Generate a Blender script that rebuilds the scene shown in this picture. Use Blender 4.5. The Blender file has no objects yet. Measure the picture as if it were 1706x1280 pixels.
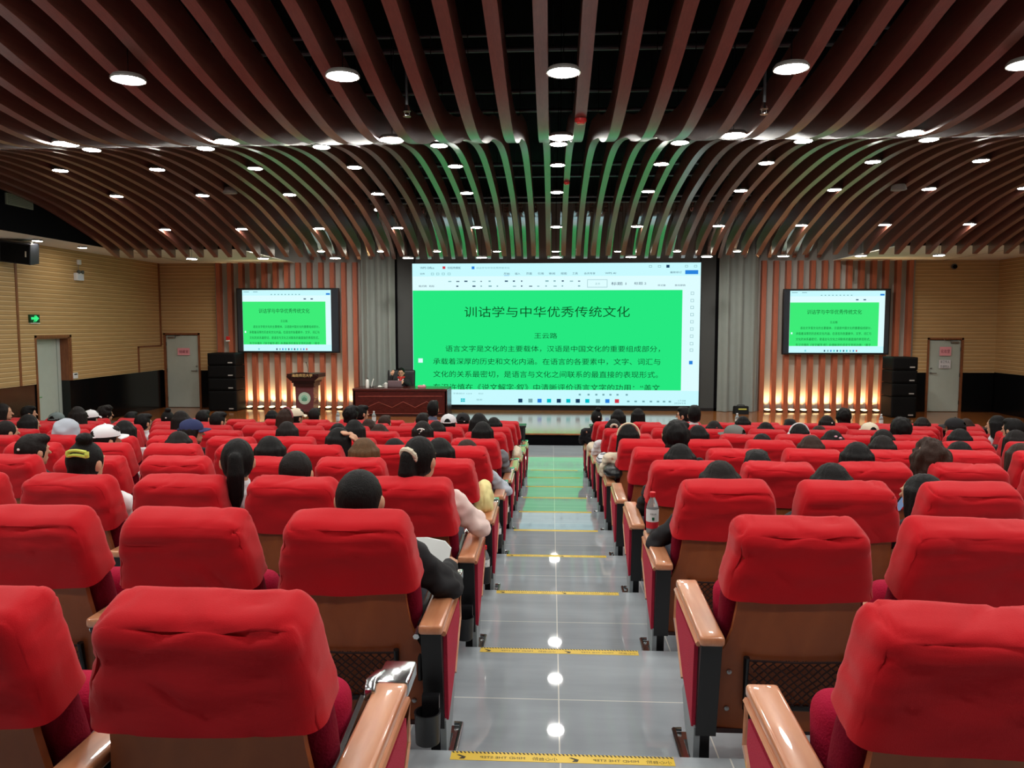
import bpy, bmesh, math, random
from mathutils import Vector, Matrix, noise

SC = bpy.context.scene
COL = SC.collection
R = math.radians
H = 2.537                      # eye height above the flat floor in front of the stage

# ------------------------------------------------------------------ camera
FOC = 1280.0                   # focal length in pixels of the 1706 px wide frame
YAW = math.atan(67 / FOC * math.cos(math.atan(99 / FOC)))
PIT = math.atan(99 / FOC)
cam_d = bpy.data.cameras.new('camera')
cam_d.sensor_fit = 'HORIZONTAL'
cam_d.sensor_width = 36.0
cam_d.lens = FOC / 1706 * 36.0
cam_d.clip_start = 0.05
cam_d.clip_end = 100
cam = bpy.data.objects.new('camera', cam_d)
COL.objects.link(cam)
fw = Vector((-math.sin(YAW) * math.cos(PIT), math.cos(YAW) * math.cos(PIT), -math.sin(PIT)))
rt = Vector((math.cos(YAW), math.sin(YAW), 0))
up = rt.cross(fw)
cam.matrix_world = Matrix(((rt.x, up.x, -fw.x, 0), (rt.y, up.y, -fw.y, 0), (rt.z, up.z, -fw.z, H), (0, 0, 0, 1)))
SC.camera = cam


def at(x, y, Y):
    """the point of the plane at depth Y that stands at pixel x, y of the photograph"""
    d = fw + rt * ((x - 853) / FOC) + up * ((640 - y) / FOC)
    return Vector((0, 0, H)) + d * (Y / d.y)


# ------------------------------------------------------------------ world, exposure
w = bpy.data.worlds.new('world')
SC.world = w
w.use_nodes = True
w.node_tree.nodes['Background'].inputs[0].default_value = (0.6, 0.8, 1.0, 1)
w.node_tree.nodes['Background'].inputs[1].default_value = 0.0
SC.view_settings.view_transform = 'Standard'
SC.view_settings.look = 'None'
SC.view_settings.exposure = 0.0
SC.view_settings.gamma = 1.0
SC.view_settings.use_curve_mapping = False
SC.cycles.max_bounces = 7
SC.cycles.diffuse_bounces = 4
SC.cycles.glossy_bounces = 4
SC.cycles.sample_clamp_indirect = 6.0
SC.cycles.caustics_reflective = False
SC.cycles.caustics_refractive = False
LAMP = 130.0                    # radiance of the downlight diffusers
SOFFIT_LAMP = 75.0
STAGE_W = 210.0               # watts of each stage spotlight
WASH = 90.0                    # watts of each warm floor uplight


# ------------------------------------------------------------------ materials
def lin(c):
    return tuple((v / 255 / 12.92) if v / 255 <= 0.04045 else ((v / 255 + 0.055) / 1.055) ** 2.4 for v in c)


MATS = {}


def mat(name, rgb, rough=0.5, metal=0.0, var=0.06, scale=6.0, bump=0.0, bscale=60.0, spec=0.5, sheen=0.0, coat=0.0,
        stretch=(1, 1, 1), trans=0.0, ior=1.45):
    if name in MATS:
        return MATS[name]
    m = bpy.data.materials.new(name)
    m.use_nodes = True
    n, l = m.node_tree.nodes, m.node_tree.links
    b = n['Principled BSDF']
    c = lin(rgb)
    tc = n.new('ShaderNodeTexCoord')
    mp = n.new('ShaderNodeMapping')
    mp.inputs['Scale'].default_value = stretch
    l.new(tc.outputs['Object'], mp.inputs['Vector'])
    nz = n.new('ShaderNodeTexNoise')
    nz.inputs['Scale'].default_value = scale
    nz.inputs['Detail'].default_value = 4
    l.new(mp.outputs[0], nz.inputs['Vector'])
    mx = n.new('ShaderNodeMix')
    mx.data_type = 'RGBA'
    mx.inputs[6].default_value = (*[v * (1 - var) for v in c], 1)
    mx.inputs[7].default_value = (*[min(1, v * (1 + var)) for v in c], 1)
    l.new(nz.outputs[0], mx.inputs[0])
    l.new(mx.outputs[2], b.inputs['Base Color'])
    b.inputs['Roughness'].default_value = rough
    b.inputs['Metallic'].default_value = metal
    b.inputs['Specular IOR Level'].default_value = spec
    b.inputs['Sheen Weight'].default_value = sheen
    b.inputs['Coat Weight'].default_value = coat
    b.inputs['Transmission Weight'].default_value = trans
    b.inputs['IOR'].default_value = ior
    if bump:
        n2 = n.new('ShaderNodeTexNoise')
        n2.inputs['Scale'].default_value = bscale
        n2.inputs['Detail'].default_value = 3
        l.new(mp.outputs[0], n2.inputs['Vector'])
        bp = n.new('ShaderNodeBump')
        bp.inputs['Strength'].default_value = bump
        bp.inputs['Distance'].default_value = 0.01
        l.new(n2.outputs[0], bp.inputs['Height'])
        l.new(bp.outputs[0], b.inputs['Normal'])
    MATS[name] = m
    return m


def glow(name, rgb, strength=1.0):
    if name in MATS:
        return MATS[name]
    m = bpy.data.materials.new(name)
    m.use_nodes = True
    n, l = m.node_tree.nodes, m.node_tree.links
    n.remove(n['Principled BSDF'])
    e = n.new('ShaderNodeEmission')
    e.inputs[0].default_value = (*lin(rgb), 1)
    e.inputs[1].default_value = strength
    l.new(e.outputs[0], n['Material Output'].inputs[0])
    MATS[name] = m
    return m


def wood(name, rgb, dark, rough=0.35, stretch=(18, 1.2, 18), spec=0.5, coat=0.0):
    if name in MATS:
        return MATS[name]
    m = bpy.data.materials.new(name)
    m.use_nodes = True
    n, l = m.node_tree.nodes, m.node_tree.links
    b = n['Principled BSDF']
    tc = n.new('ShaderNodeTexCoord')
    mp = n.new('ShaderNodeMapping')
    mp.inputs['Scale'].default_value = stretch
    nz = n.new('ShaderNodeTexNoise')
    nz.inputs['Scale'].default_value = 3
    nz.inputs['Detail'].default_value = 6
    nz.inputs['Distortion'].default_value = 0.6
    rp = n.new('ShaderNodeValToRGB')
    rp.color_ramp.elements[0].position = 0.3
    rp.color_ramp.elements[0].color = (*lin(dark), 1)
    rp.color_ramp.elements[1].position = 0.7
    rp.color_ramp.elements[1].color = (*lin(rgb), 1)
    l.new(tc.outputs['Object'], mp.inputs[0])
    l.new(mp.outputs[0], nz.inputs[0])
    l.new(nz.outputs[0], rp.inputs[0])
    l.new(rp.outputs[0], b.inputs['Base Color'])
    b.inputs['Roughness'].default_value = rough
    b.inputs['Specular IOR Level'].default_value = spec
    b.inputs['Coat Weight'].default_value = coat
    MATS[name] = m
    return m


def math_node(n, op, a=None, b=None):
    q = n.new('ShaderNodeMath')
    q.operation = op
    if a is not None and not hasattr(a, 'is_linked'):
        q.inputs[0].default_value = a
    if b is not None and not hasattr(b, 'is_linked'):
        q.inputs[1].default_value = b
    return q


def slat_wall_mat():
    """tan acoustic boards: thin pale edges and narrow dark grooves, running level"""
    m = bpy.data.materials.new('tan_board')
    m.use_nodes = True
    n, l = m.node_tree.nodes, m.node_tree.links
    b = n['Principled BSDF']
    g = n.new('ShaderNodeNewGeometry')
    s = n.new('ShaderNodeSeparateXYZ')
    l.new(g.outputs['Position'], s.inputs[0])
    d = math_node(n, 'DIVIDE', b=0.094)
    l.new(s.outputs[2], d.inputs[0])
    f = math_node(n, 'FRACT')
    l.new(d.outputs[0], f.inputs[0])
    rp = n.new('ShaderNodeValToRGB')
    rp.color_ramp.interpolation = 'LINEAR'
    e = rp.color_ramp.elements
    cols = [(0.0, (126, 94, 56)), (0.07, (126, 94, 56)), (0.12, (198, 160, 108)), (0.72, (192, 153, 101)), (0.78, (228, 196, 146)), (0.96, (228, 196, 146)), (1.0, (126, 94, 56))]
    e[0].position, e[0].color = cols[0][0], (*lin(cols[0][1]), 1)
    e[1].position, e[1].color = cols[-1][0], (*lin(cols[-1][1]), 1)
    for p, c in cols[1:-1]:
        q = e.new(p)
        q.color = (*lin(c), 1)
    l.new(f.outputs[0], rp.inputs[0])
    nz = n.new('ShaderNodeTexNoise')
    nz.inputs['Scale'].default_value = 2.5
    nz.inputs['Detail'].default_value = 5
    mp = n.new('ShaderNodeMapping')
    mp.inputs['Scale'].default_value = (1, 1, 14)
    l.new(g.outputs['Position'], mp.inputs[0])
    l.new(mp.outputs[0], nz.inputs[0])
    mx = n.new('ShaderNodeMix')
    mx.data_type = 'RGBA'
    mx.blend_type = 'MULTIPLY'
    mx.inputs[0].default_value = 0.35
    l.new(rp.outputs[0], mx.inputs[6])
    l.new(nz.outputs[0], mx.inputs[7])
    l.new(mx.outputs[2], b.inputs['Base Color'])
    b.inputs['Roughness'].default_value = 0.55
    return m


def tile_mat():
    """polished grey floor tiles with fine pale joints"""
    m = bpy.data.materials.new('grey_tile')
    m.use_nodes = True
    n, l = m.node_tree.nodes, m.node_tree.links
    b = n['Principled BSDF']
    g = n.new('ShaderNodeNewGeometry')
    mp = n.new('ShaderNodeMapping')
    mp.inputs['Location'].default_value = (-0.035, -0.42, 0)
    l.new(g.outputs['Position'], mp.inputs[0])
    br = n.new('ShaderNodeTexBrick')
    br.offset = 0
    br.inputs['Scale'].default_value = 1.0
    br.inputs['Mortar Size'].default_value = 0.003
    br.inputs['Brick Width'].default_value = 0.6
    br.inputs['Row Height'].default_value = 0.565
    br.inputs['Color1'].default_value = (*lin((160, 168, 174)), 1)
    br.inputs['Color2'].default_value = (*lin((153, 161, 168)), 1)
    br.inputs['Mortar'].default_value = (*lin((216, 216, 210)), 1)
    l.new(mp.outputs[0], br.inputs[0])
    nz = n.new('ShaderNodeTexNoise')
    nz.inputs['Scale'].default_value = 1.6
    nz.inputs['Detail'].default_value = 8
    mq = n.new('ShaderNodeMapping')
    mq.inputs['Scale'].default_value = (1, 7, 1)
    l.new(g.outputs['Position'], mq.inputs[0])
    l.new(mq.outputs[0], nz.inputs[0])
    mx = n.new('ShaderNodeMix')
    mx.data_type = 'RGBA'
    mx.blend_type = 'OVERLAY'
    mx.inputs[0].default_value = 0.18
    l.new(br.outputs[0], mx.inputs[6])
    l.new(nz.outputs[0], mx.inputs[7])
    l.new(mx.outputs[2], b.inputs['Base Color'])
    b.inputs['Roughness'].default_value = 0.03
    b.inputs['Specular IOR Level'].default_value = 0.9
    return m


def cover_mat():
    """stretch seat cover cloth: fine weave, soft wrinkles"""
    m = mat('red_cloth', (188, 16, 28), rough=0.85, var=0.08, scale=5, bump=0.12, bscale=420, spec=0.15, sheen=0.16)
    return m


# ------------------------------------------------------------------ meshes
class MB:
    """collects shapes as plain vertex and face lists; build() links them as ONE mesh object"""

    def __init__(self):
        self.v, self.f, self.m = [], [], []

    def add(self, vs, fs, mi=0):
        o = len(self.v)
        self.v += [tuple(p) for p in vs]
        self.f += [tuple(i + o for i in f) for f in fs]
        self.m += [mi] * len(fs)
        return self

    def box(self, x0, x1, y0, y1, z0, z1, mi=0, tf=None):
        vs = [Vector((x, y, z)) for x in (x0, x1) for y in (y0, y1) for z in (z0, z1)]
        if tf:
            vs = [tf(p) for p in vs]
        return self.add(vs, [(0, 1, 3, 2), (4, 6, 7, 5), (0, 4, 5, 1), (2, 3, 7, 6), (0, 2, 6, 4), (1, 5, 7, 3)], mi)

    def rbox(self, c, size, r, n=6, mi=0, tf=None, drop=None, seg=None):
        """rounded box; n segments inside every rounding; drop(face centre) leaves faces out"""
        h = [s / 2 for s in size]
        r = min(r, min(h) * 0.999)

        def ticks(a):
            t = [-a + r * (1 - math.cos(math.pi / 2 * i / n)) for i in range(n)] + [-a + r]
            k = max(1, int((2 * a - 2 * r) / (seg or max(0.04, r))))
            t += [-a + r + (2 * a - 2 * r) * i / k for i in range(1, k)]
            t += [a - r] + [a - r * (1 - math.cos(math.pi / 2 * i / n)) for i in range(n - 1, -1, -1)]
            return t
        T = [ticks(a) for a in h]
        vs, fs, idx = [], [], {}

        def vert(q):
            key = tuple(round(a, 6) for a in q)
            if key in idx:
                return idx[key]
            inner = Vector([max(-h[i] + r, min(h[i] - r, q[i])) for i in range(3)])
            d = Vector(q) - inner
            p = inner + d.normalized() * r if d.length > 1e-9 else Vector(q)
            p = p + Vector(c)
            if tf:
                p = tf(p)
            idx[key] = len(vs)
            vs.append(p)
            return idx[key]
        for ax in range(3):
            a1, a2 = (ax + 1) % 3, (ax + 2) % 3
            for s in (-1, 1):
                for i in range(len(T[a1]) - 1):
                    for j in range(len(T[a2]) - 1):
                        cs = []
                        for (u, v) in ((i, j), (i + 1, j), (i + 1, j + 1), (i, j + 1)):
                            q = [0, 0, 0]
                            q[ax] = s * h[ax]
                            q[a1] = T[a1][u]
                            q[a2] = T[a2][v]
                            cs.append(q)
                        if drop and drop([sum(q[k] for q in cs) / 4 for k in range(3)]):
                            continue
                        ii = [vert(q) for q in cs]
                        if s < 0:
                            ii.reverse()
                        if len(set(ii)) >= 3:
                            fs.append(tuple(ii))
        return self.add(vs, fs, mi)

    def lathe(self, prof, n=20, c=(0, 0, 0), mi=0, tf=None, cap=True):
        vs, fs = [], []
        for (r, z) in prof:
            for k in range(n):
                a = 2 * math.pi * k / n
                p = Vector((c[0] + r * math.cos(a), c[1] + r * math.sin(a), c[2] + z))
                vs.append(tf(p) if tf else p)
        for i in range(len(prof) - 1):
            for k in range(n):
                k2 = (k + 1) % n
                fs.append((i * n + k, i * n + k2, (i + 1) * n + k2, (i + 1) * n + k))
        if cap:
            fs.append(tuple(range(n - 1, -1, -1)))
            fs.append(tuple((len(prof) - 1) * n + k for k in range(n)))
        return self.add(vs, fs, mi)

    def tube(self, pts, r, n=8, mi=0, cap=True):
        pts = [Vector(p) for p in pts]
        rs = r if isinstance(r, (list, tuple)) else [r] * len(pts)
        vs, fs = [], []
        ref = Vector((0.123, 0.456, 0.88))
        for i, p in enumerate(pts):
            t = (pts[min(i + 1, len(pts) - 1)] - pts[max(i - 1, 0)]).normalized()
            a = t.cross(ref).normalized()
            b = t.cross(a)
            for k in range(n):
                th = 2 * math.pi * k / n
                vs.append(p + a * (rs[i] * math.cos(th)) + b * (rs[i] * math.sin(th)))
        for i in range(len(pts) - 1):
            for k in range(n):
                k2 = (k + 1) % n
                fs.append((i * n + k, i * n + k2, (i + 1) * n + k2, (i + 1) * n + k))
        if cap:
            fs.append(tuple(range(n - 1, -1, -1)))
            fs.append(tuple((len(pts) - 1) * n + k for k in range(n)))
        return self.add(vs, fs, mi)

    def prism(self, poly, to3, a, b, mi=0):
        """poly: 2D outline; to3(u, v, w) -> point; swept from w = a to w = b"""
        n = len(poly)
        vs = [to3(u, v, a) for u, v in poly] + [to3(u, v, b) for u, v in poly]
        fs = [tuple(range(n)), tuple(range(2 * n - 1, n - 1, -1))]
        fs += [(i, i + n, (i + 1) % n + n, (i + 1) % n) for i in range(n)]
        return self.add(vs, fs, mi)

    def ball(self, c, rad, n=14, mi=0, tf=None):
        prof = [(max(1e-4, math.sin(math.pi * i / n)), -math.cos(math.pi * i / n)) for i in range(n + 1)]
        q = lambda p: Vector((c[0] + p.x * rad[0], c[1] + p.y * rad[1], c[2] + p.z * rad[2]))
        return self.lathe(prof, n + 4, tf=(lambda p: tf(q(p))) if tf else q, cap=False)

    def mesh(self, name, mats, smooth=35):
        me = bpy.data.meshes.new(name)
        me.from_pydata(self.v, [], self.f)
        for m in (mats if isinstance(mats, (list, tuple)) else [mats]):
            me.materials.append(m)
        me.polygons.foreach_set('material_index', self.m)
        bm = bmesh.new()
        bm.from_mesh(me)
        bmesh.ops.recalc_face_normals(bm, faces=bm.faces)
        bm.to_mesh(me)
        bm.free()
        if smooth:
            me.polygons.foreach_set('use_smooth', [True] * len(me.polygons))
            me.set_sharp_from_angle(angle=R(smooth))
        me.update()
        return me

    def build(self, name, mats, parent=None, smooth=35, loc=None):
        return obj(name, self.mesh(name, mats, smooth), parent, loc)


def obj(name, me, parent=None, loc=None, rot=None):
    o = bpy.data.objects.new(name, me)
    COL.objects.link(o)
    if parent is not None:
        o.parent = parent
    if loc is not None:
        o.location = loc
    if rot is not None:
        o.rotation_euler = rot
    return o


def tag(o, label=None, cat=None, group=None, kind=None):
    if label:
        o['label'] = label
    if cat:
        o['category'] = cat
    if group:
        o['group'] = group
    if kind:
        o['kind'] = kind
    return o


def thing(name, label, cat, loc=(0, 0, 0), rot=(0, 0, 0), group=None):
    o = obj(name, None, None, loc, rot)
    o.empty_display_size = 0.1
    return tag(o, label, cat, group)


def struct(name, mb, m, smooth=35, label=None):
    o = mb.build(name, m, smooth=smooth)
    return tag(o, label, None, None, 'structure')


def dup(root, loc, label=None, scale=None):
    r = root.copy()
    COL.objects.link(r)
    r.location = loc
    if label:
        r['label'] = label
    for ch in list(root.children):
        c = ch.copy()
        COL.objects.link(c)
        c.parent = r
        for g in list(ch.children):
            d = g.copy()
            COL.objects.link(d)
            d.parent = c
    return r


ORD = ['zeroth', 'first', 'second', 'third', 'fourth', 'fifth', 'sixth', 'seventh', 'eighth', 'ninth', 'tenth', 'eleventh', 'twelfth',
       'thirteenth', 'fourteenth', 'fifteenth', 'sixteenth', 'seventeenth', 'eighteenth', 'nineteenth', 'twentieth']


def ordinal(n):
    if n <= 20:
        return ORD[n]
    return {2: 'twenty', 3: 'thirty', 4: 'forty'}[n // 10] + '-' + ORD[n % 10] if n % 10 else {30: 'thirtieth', 40: 'fortieth'}[n]


# writing -> flat mesh
TXT = {}


def text_shape(body, res=2):
    if body in TXT:
        return TXT[body]
    c = bpy.data.curves.new('writing', 'FONT')
    c.body = body
    c.resolution_u = res
    o = bpy.data.objects.new('writing', c)
    COL.objects.link(o)
    dg = bpy.context.evaluated_depsgraph_get()
    dg.update()
    me = bpy.data.meshes.new_from_object(o.evaluated_get(dg))
    vs = [(v.co.x, v.co.y) for v in me.vertices]
    fs = [tuple(p.vertices) for p in me.polygons]
    bpy.data.objects.remove(o)
    bpy.data.curves.remove(c)
    bpy.data.meshes.remove(me)
    x0, x1 = min(v[0] for v in vs), max(v[0] for v in vs)
    y0, y1 = min(v[1] for v in vs), max(v[1] for v in vs)
    TXT[body] = ([((x - x0) / (x1 - x0), (y - y0) / (y1 - y0)) for x, y in vs], fs)
    return TXT[body]


def put_text(mb, body, to3, u0, u1, v0, v1, mi=0):
    """writes body into the box u0..u1, v0 (foot) .. v1 (head); to3(u, v) gives the point"""
    vs, fs = text_shape(body)
    mb.add([to3(u0 + (u1 - u0) * x, v0 + (v1 - v0) * y) for x, y in vs], fs, mi)


def quad(mb, to3, u0, u1, v0, v1, mi=0):
    mb.add([to3(u0, v0), to3(u1, v0), to3(u1, v1), to3(u0, v1)], [(0, 1, 2, 3)], mi)


def remeshed(name, shapes, voxel, m, smooth_it=3, disp=None, fac=0.5):
    """one closed surface around ellipsoids ('e', centre, radii) and tapered rods ('c', p0, p1, r0, r1)"""
    mb = MB()
    for s in shapes:
        if s[0] == 'e':
            mb.ball(s[1], s[2], 12)
        else:
            p0, p1, r0, r1 = Vector(s[1]), Vector(s[2]), s[3], s[4]
            pts, rs = [], []
            d = (p1 - p0).normalized()
            for i in range(4):
                a = math.pi / 2 * i / 4
                pts.append(p0 - d * (r0 * math.cos(a)))
                rs.append(max(0.0015, r0 * math.sin(a)))
            for i in range(5):
                pts.append(p0.lerp(p1, i / 4))
                rs.append(r0 + (r1 - r0) * i / 4)
            for i in range(3, -1, -1):
                a = math.pi / 2 * i / 4
                pts.append(p1 + d * (r1 * math.cos(a)))
                rs.append(max(0.0015, r1 * math.sin(a)))
            mb.tube(pts, rs, 12)
    me0 = mb.mesh('shape', m, smooth=0)
    o = bpy.data.objects.new('shape', me0)
    COL.objects.link(o)
    q = o.modifiers.new('r', 'REMESH')
    q.mode = 'VOXEL'
    q.voxel_size = voxel
    q.use_smooth_shade = True
    s = o.modifiers.new('s', 'SMOOTH')
    s.factor = fac
    s.iterations = smooth_it
    dg = bpy.context.evaluated_depsgraph_get()
    dg.update()
    me = bpy.data.meshes.new_from_object(o.evaluated_get(dg))
    bpy.data.objects.remove(o)
    bpy.data.meshes.remove(me0)
    me.name = name
    if not me.materials:
        me.materials.append(m)
    if disp:
        nr = [v.normal.copy() for v in me.vertices]
        for v, k in zip(me.vertices, nr):
            v.co = disp(v.co.copy(), k)
    me.polygons.foreach_set('use_smooth', [True] * len(me.polygons))
    me.update()
    return me


rng = random.Random(7)
# ------------------------------------------------------------------ the place: sizes
XL, XR = -10.7, 11.5           # side walls
YB, YF = -4.6, 20.6            # wall behind the camera, stage wall
ST = 0.252                     # height of the stage
YS = 16.06                     # front edge of the stage
SOF = 4.195                    # pale soffits along the walls
PITCH, STEP, Y1 = 1.126, 0.1004, 2.647     # rows: depth, drop, first step edge ahead of the camera


def row_y(r):                  # the step edge right behind the seats of row r
    return Y1 + PITCH * (r - 2)


def row_z(r):                  # the tread row r stands on
    return STEP * max(0, min(11, 11 - r))


M_TILE = tile_mat()
M_BOARD = slat_wall_mat()
M_BLACK = mat('black_paint', (13, 13, 15), rough=0.95, spec=0.05)
M_DADO = mat('black_gloss_panel', (11, 12, 14), rough=0.16, spec=0.5)
M_WHITE = mat('soffit_white', (226, 222, 214), rough=0.8)
M_STAGE = wood('stage_wood', (176, 108, 58), (140, 80, 40), rough=0.13, stretch=(3, 14, 3), spec=0.8)
M_SLAT = wood('slat_wood', (166, 90, 62), (140, 72, 48), rough=0.42, stretch=(14, 14, 1.0))
M_FIN = wood('baffle_wood', (126, 78, 66), (104, 62, 52), rough=0.28, stretch=(20, 0.8, 20), spec=0.9)
M_FIN.node_tree.nodes['Principled BSDF'].inputs['IOR'].default_value = 1.65
M_PANEL = mat('grey_panel', (150, 148, 142), rough=0.6)
M_TRIM = wood('trim_wood', (138, 82, 48), (110, 62, 36), rough=0.45, stretch=(10, 10, 2))
M_DOOR = mat('door_grey', (176, 186, 178), rough=0.45)
M_STEEL = mat('brushed_steel', (150, 150, 150), rough=0.3, metal=0.9)
M_CHROME = mat('chrome', (200, 204, 206), rough=0.16, metal=1.0)
M_DARK = mat('dark_metal', (24, 24, 27), rough=0.5)
M_PIPE = mat('duct_grey', (92, 96, 100), rough=0.45, metal=0.4)
M_LAMP = glow('lamp_white', (255, 252, 244), LAMP)
M_SLAMP = glow('soffit_lamp_white', (255, 246, 226), SOFFIT_LAMP)
M_RING = mat('lamp_ring', (120, 118, 114), rough=0.4)

# ------------------------------------------------------------------ floor with its treads, one body
zc = STEP * 15
pts = [(YB, zc)]
for i, r in enumerate(range(-3, 12)):
    e = row_y(r)
    znew = STEP * (11 - r)
    if e < YB:
        continue
    pts.append((e, zc))
    zc = max(0.0, znew)
    pts.append((e, zc))
pts.append((YS, zc))
mb = MB()
poly = pts + [(YS, -0.3), (YB, -0.3)]
mb.prism(poly, lambda u, v, ww: Vector((ww, u, v)), XL - 0.3, XR + 0.3)
struct('floor', mb, M_TILE, smooth=0, label='polished grey tile floor stepping down to the stage')

# stage
mb = MB()
mb.box(XL - 0.3, XR + 0.3, YS + 0.03, YF + 0.4, -0.3, ST - 0.03, 0)
mb.box(XL - 0.3, XR + 0.3, YS, YF + 0.4, ST - 0.03, ST, 1)
struct('floor_stage', mb, [M_BLACK, M_STAGE], smooth=0, label='low stage with glossy wood boards and black front')

# ------------------------------------------------------------------ walls
DADO = 1.30                    # top of the black dado above the flat floor
dl0, dl1 = 15.44, 16.54        # doorway in the left wall
DTOP = at(38, 563, 15.45).z


def wall_x(name, x, out, y0, y1, holes):
    """side wall at x; out = -1 or +1 away from the room; boards above, black dado below"""
    mb = MB()
    t = 0.25 * out
    segs, y = [], y0
    for (a, b, top) in holes:
        segs.append((y, a, None))
        segs.append((a, b, top))
        y = b
    segs.append((y, y1, None))
    for (a, b, top) in segs:
        xs = sorted((x, x + t))
        xd = sorted((x + 0.02 * out, x + t))
        if top is None:
            mb.box(xs[0], xs[1], a, b, DADO, 5.75, 0)
            mb.box(xd[0], xd[1], a, b, -0.3, DADO, 1)
        else:
            mb.box(xs[0], xs[1], a, b, top, 5.75, 0)
    return struct(name, mb, [M_BOARD, M_DADO], smooth=0)


wall_x('wall_left', XL, -1, YB, YF + 0.3, [(dl0, dl1, DTOP)])
wall_x('wall_right', XR, 1, YB, YF + 0.3, [])
mb = MB().box(XL - 0.3, XR + 0.3, YB - 0.2, YB, -0.3, 5.75)
struct('wall_rear', mb, M_BOARD, smooth=0)

# frontal walls beside the stage set, each with a doorway
dA0, dA1 = at(274, 600, YF).x, at(334, 600, YF).x
dA_top = at(300, 555, YF).z
dB0, dB1 = at(1544, 600, YF).x, at(1604, 600, YF).x
dB_top = at(1575, 563, YF).z
SL0, SL1 = at(361, 560, YF).x, at(600, 560, YF).x       # left slatted bay
SR0, SR1 = at(1262, 560, YF).x, at(1521, 560, YF).x     # right slatted bay
DADO_F = at(300, 617, YF).z


def wall_front(name, x0, x1, d0, d1, top):
    mb = MB()
    for (a, b, lo) in ((x0, d0, None), (d0, d1, top), (d1, x1, None)):
        if lo is None:
            mb.box(a, b, YF, YF + 0.25, DADO_F, 5.75, 0)
            mb.box(a, b, YF + 0.02, YF + 0.25, ST - 0.3, DADO_F, 1)
        else:
            mb.box(a, b, YF, YF + 0.25, lo, 5.75, 0)
    struct(name, mb, [M_BOARD, M_DADO], smooth=0)


wall_front('wall_front_left', XL, SL0, dA0, dA1, dA_top)
wall_front('wall_front_right', SR1, XR, dB0, dB1, dB_top)
mb = MB().box(SL0, SR1, YF, YF + 0.25, ST - 0.3, 5.75)
struct('wall_back', mb, M_PANEL, smooth=0, label='grey panelled wall behind the stage slats')

# doors
def door(name, d0, d1, top, foot, y, left_hinge, label):
    t = thing(name, label, 'door', ((d0 + d1) / 2, y, foot))
    t['kind'] = 'structure'
    hw = (d1 - d0) / 2
    hh = top - foot
    mb = MB()
    for (a, b, c, d) in ((-hw, -hw + 0.05, 0, hh), (hw - 0.05, hw, 0, hh), (-hw, hw, hh - 0.05, hh)):
        mb.box(a, b, -0.04, 0.12, c, d)
    mb.build('door_frame', M_TRIM, t, smooth=0)
    MB().rbox((0, 0.03, (hh - 0.06) / 2), (2 * hw - 0.11, 0.05, hh - 0.08), 0.006, 2).build('door_leaf', M_DOOR, t)
    s = 1 if left_hinge else -1
    mb = MB()
    mb.lathe([(0.026, 0), (0.026, 0.02)], 14, tf=lambda p: Vector((s * (hw - 0.12) + p.x, -p.z + 0.004, 1.02 + p.y)))
    mb.lathe([(0.012, 0), (0.012, 0.05)], 10, tf=lambda p: Vector((s * (hw - 0.12) + p.x, -p.z + 0.004, 1.02 + p.y)))
    mb.rbox((s * (hw - 0.18), -0.05, 1.02), (0.15, 0.018, 0.022), 0.008, 3)
    mb.lathe([(0.022, 0), (0.022, 0.018)], 14, tf=lambda p: Vector((s * (hw - 0.12) + p.x, -p.z + 0.004, 1.14 + p.y)))
    mb.build('door_handle', M_STEEL, t)
    mb = MB()
    mb.rbox((-s * (hw - 0.22), -0.02, hh - 0.12), (0.2, 0.05, 0.055), 0.01, 2)
    mb.tube([(-s * (hw - 0.28), -0.04, hh - 0.09), (-s * (hw - 0.5), -0.07, hh - 0.07), (-s * (hw - 0.5), -0.03, hh - 0.04)], 0.008, 6)
    mb.build('door_closer', M_STEEL, t)
    mb = MB()
    for z in (0.25, hh / 2, hh - 0.3):
        mb.box(-s * (hw - 0.05) - 0.012, -s * (hw - 0.05) + 0.012, -0.006, 0.01, z - 0.05, z + 0.05)
    mb.build('hinge', M_DARK, t, smooth=0)
    return t


M_PINK = mat('pink_paper', (232, 160, 170), rough=0.8)
M_PAPER = mat('white_paper', (216, 216, 222), rough=0.8)
M_INK = mat('dark_ink', (40, 26, 34), rough=0.7)
M_REDINK = mat('crimson_ink', (126, 22, 52), rough=0.7)
door('door_1', dA0, dA1, dA_top, ST, YF + 0.02, True, 'pale grey door in the tan wall left of the stage')
door('door_2', dB0, dB1, dB_top, ST, YF + 0.02, False, 'pale grey door in the tan wall right of the stage')


def paper(name, label, x0, x1, y0, y1, Y, lines, m_paper, m_ink):
    a, b = at(x0, y1, Y), at(x1, y0, Y)
    t = thing(name, label, 'sign', ((a.x + b.x) / 2, Y, (a.z + b.z) / 2))
    hw, hh = (b.x - a.x) / 2, (b.z - a.z) / 2
    MB().box(-hw, hw, -0.002, 0.0, -hh, hh).build('sheet', m_paper, t, smooth=0)
    mb = MB()
    n = len(lines)
    for i, s in enumerate(lines):
        c = hh * 0.55 * (n - 1 - 2 * i) / max(1, n - 1) if n > 1 else 0
        lh = hh * (0.36 if n > 1 else 0.42)
        put_text(mb, s, lambda u, v: Vector((u, -0.004, v)), -hw * 0.78, hw * 0.78, c - lh, c + lh)
    mb.build('lettering', m_ink, t, smooth=0)


paper('door_sign', 'pink paper sign on the door left of the stage', 296, 316, 580, 592, YF - 0.012, ['储藏室'], M_PINK, M_REDINK)
paper('door_sign', 'pink paper sign on the door right of the stage', 1565, 1585, 578, 593, YF - 0.012, ['化妆室'], M_PINK, M_REDINK)
paper('door_sign', 'white paper notice under the pink sign', 1564, 1584, 600, 614, YF - 0.012, ['非工作人', '员请勿入'], M_PAPER, M_INK)

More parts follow.
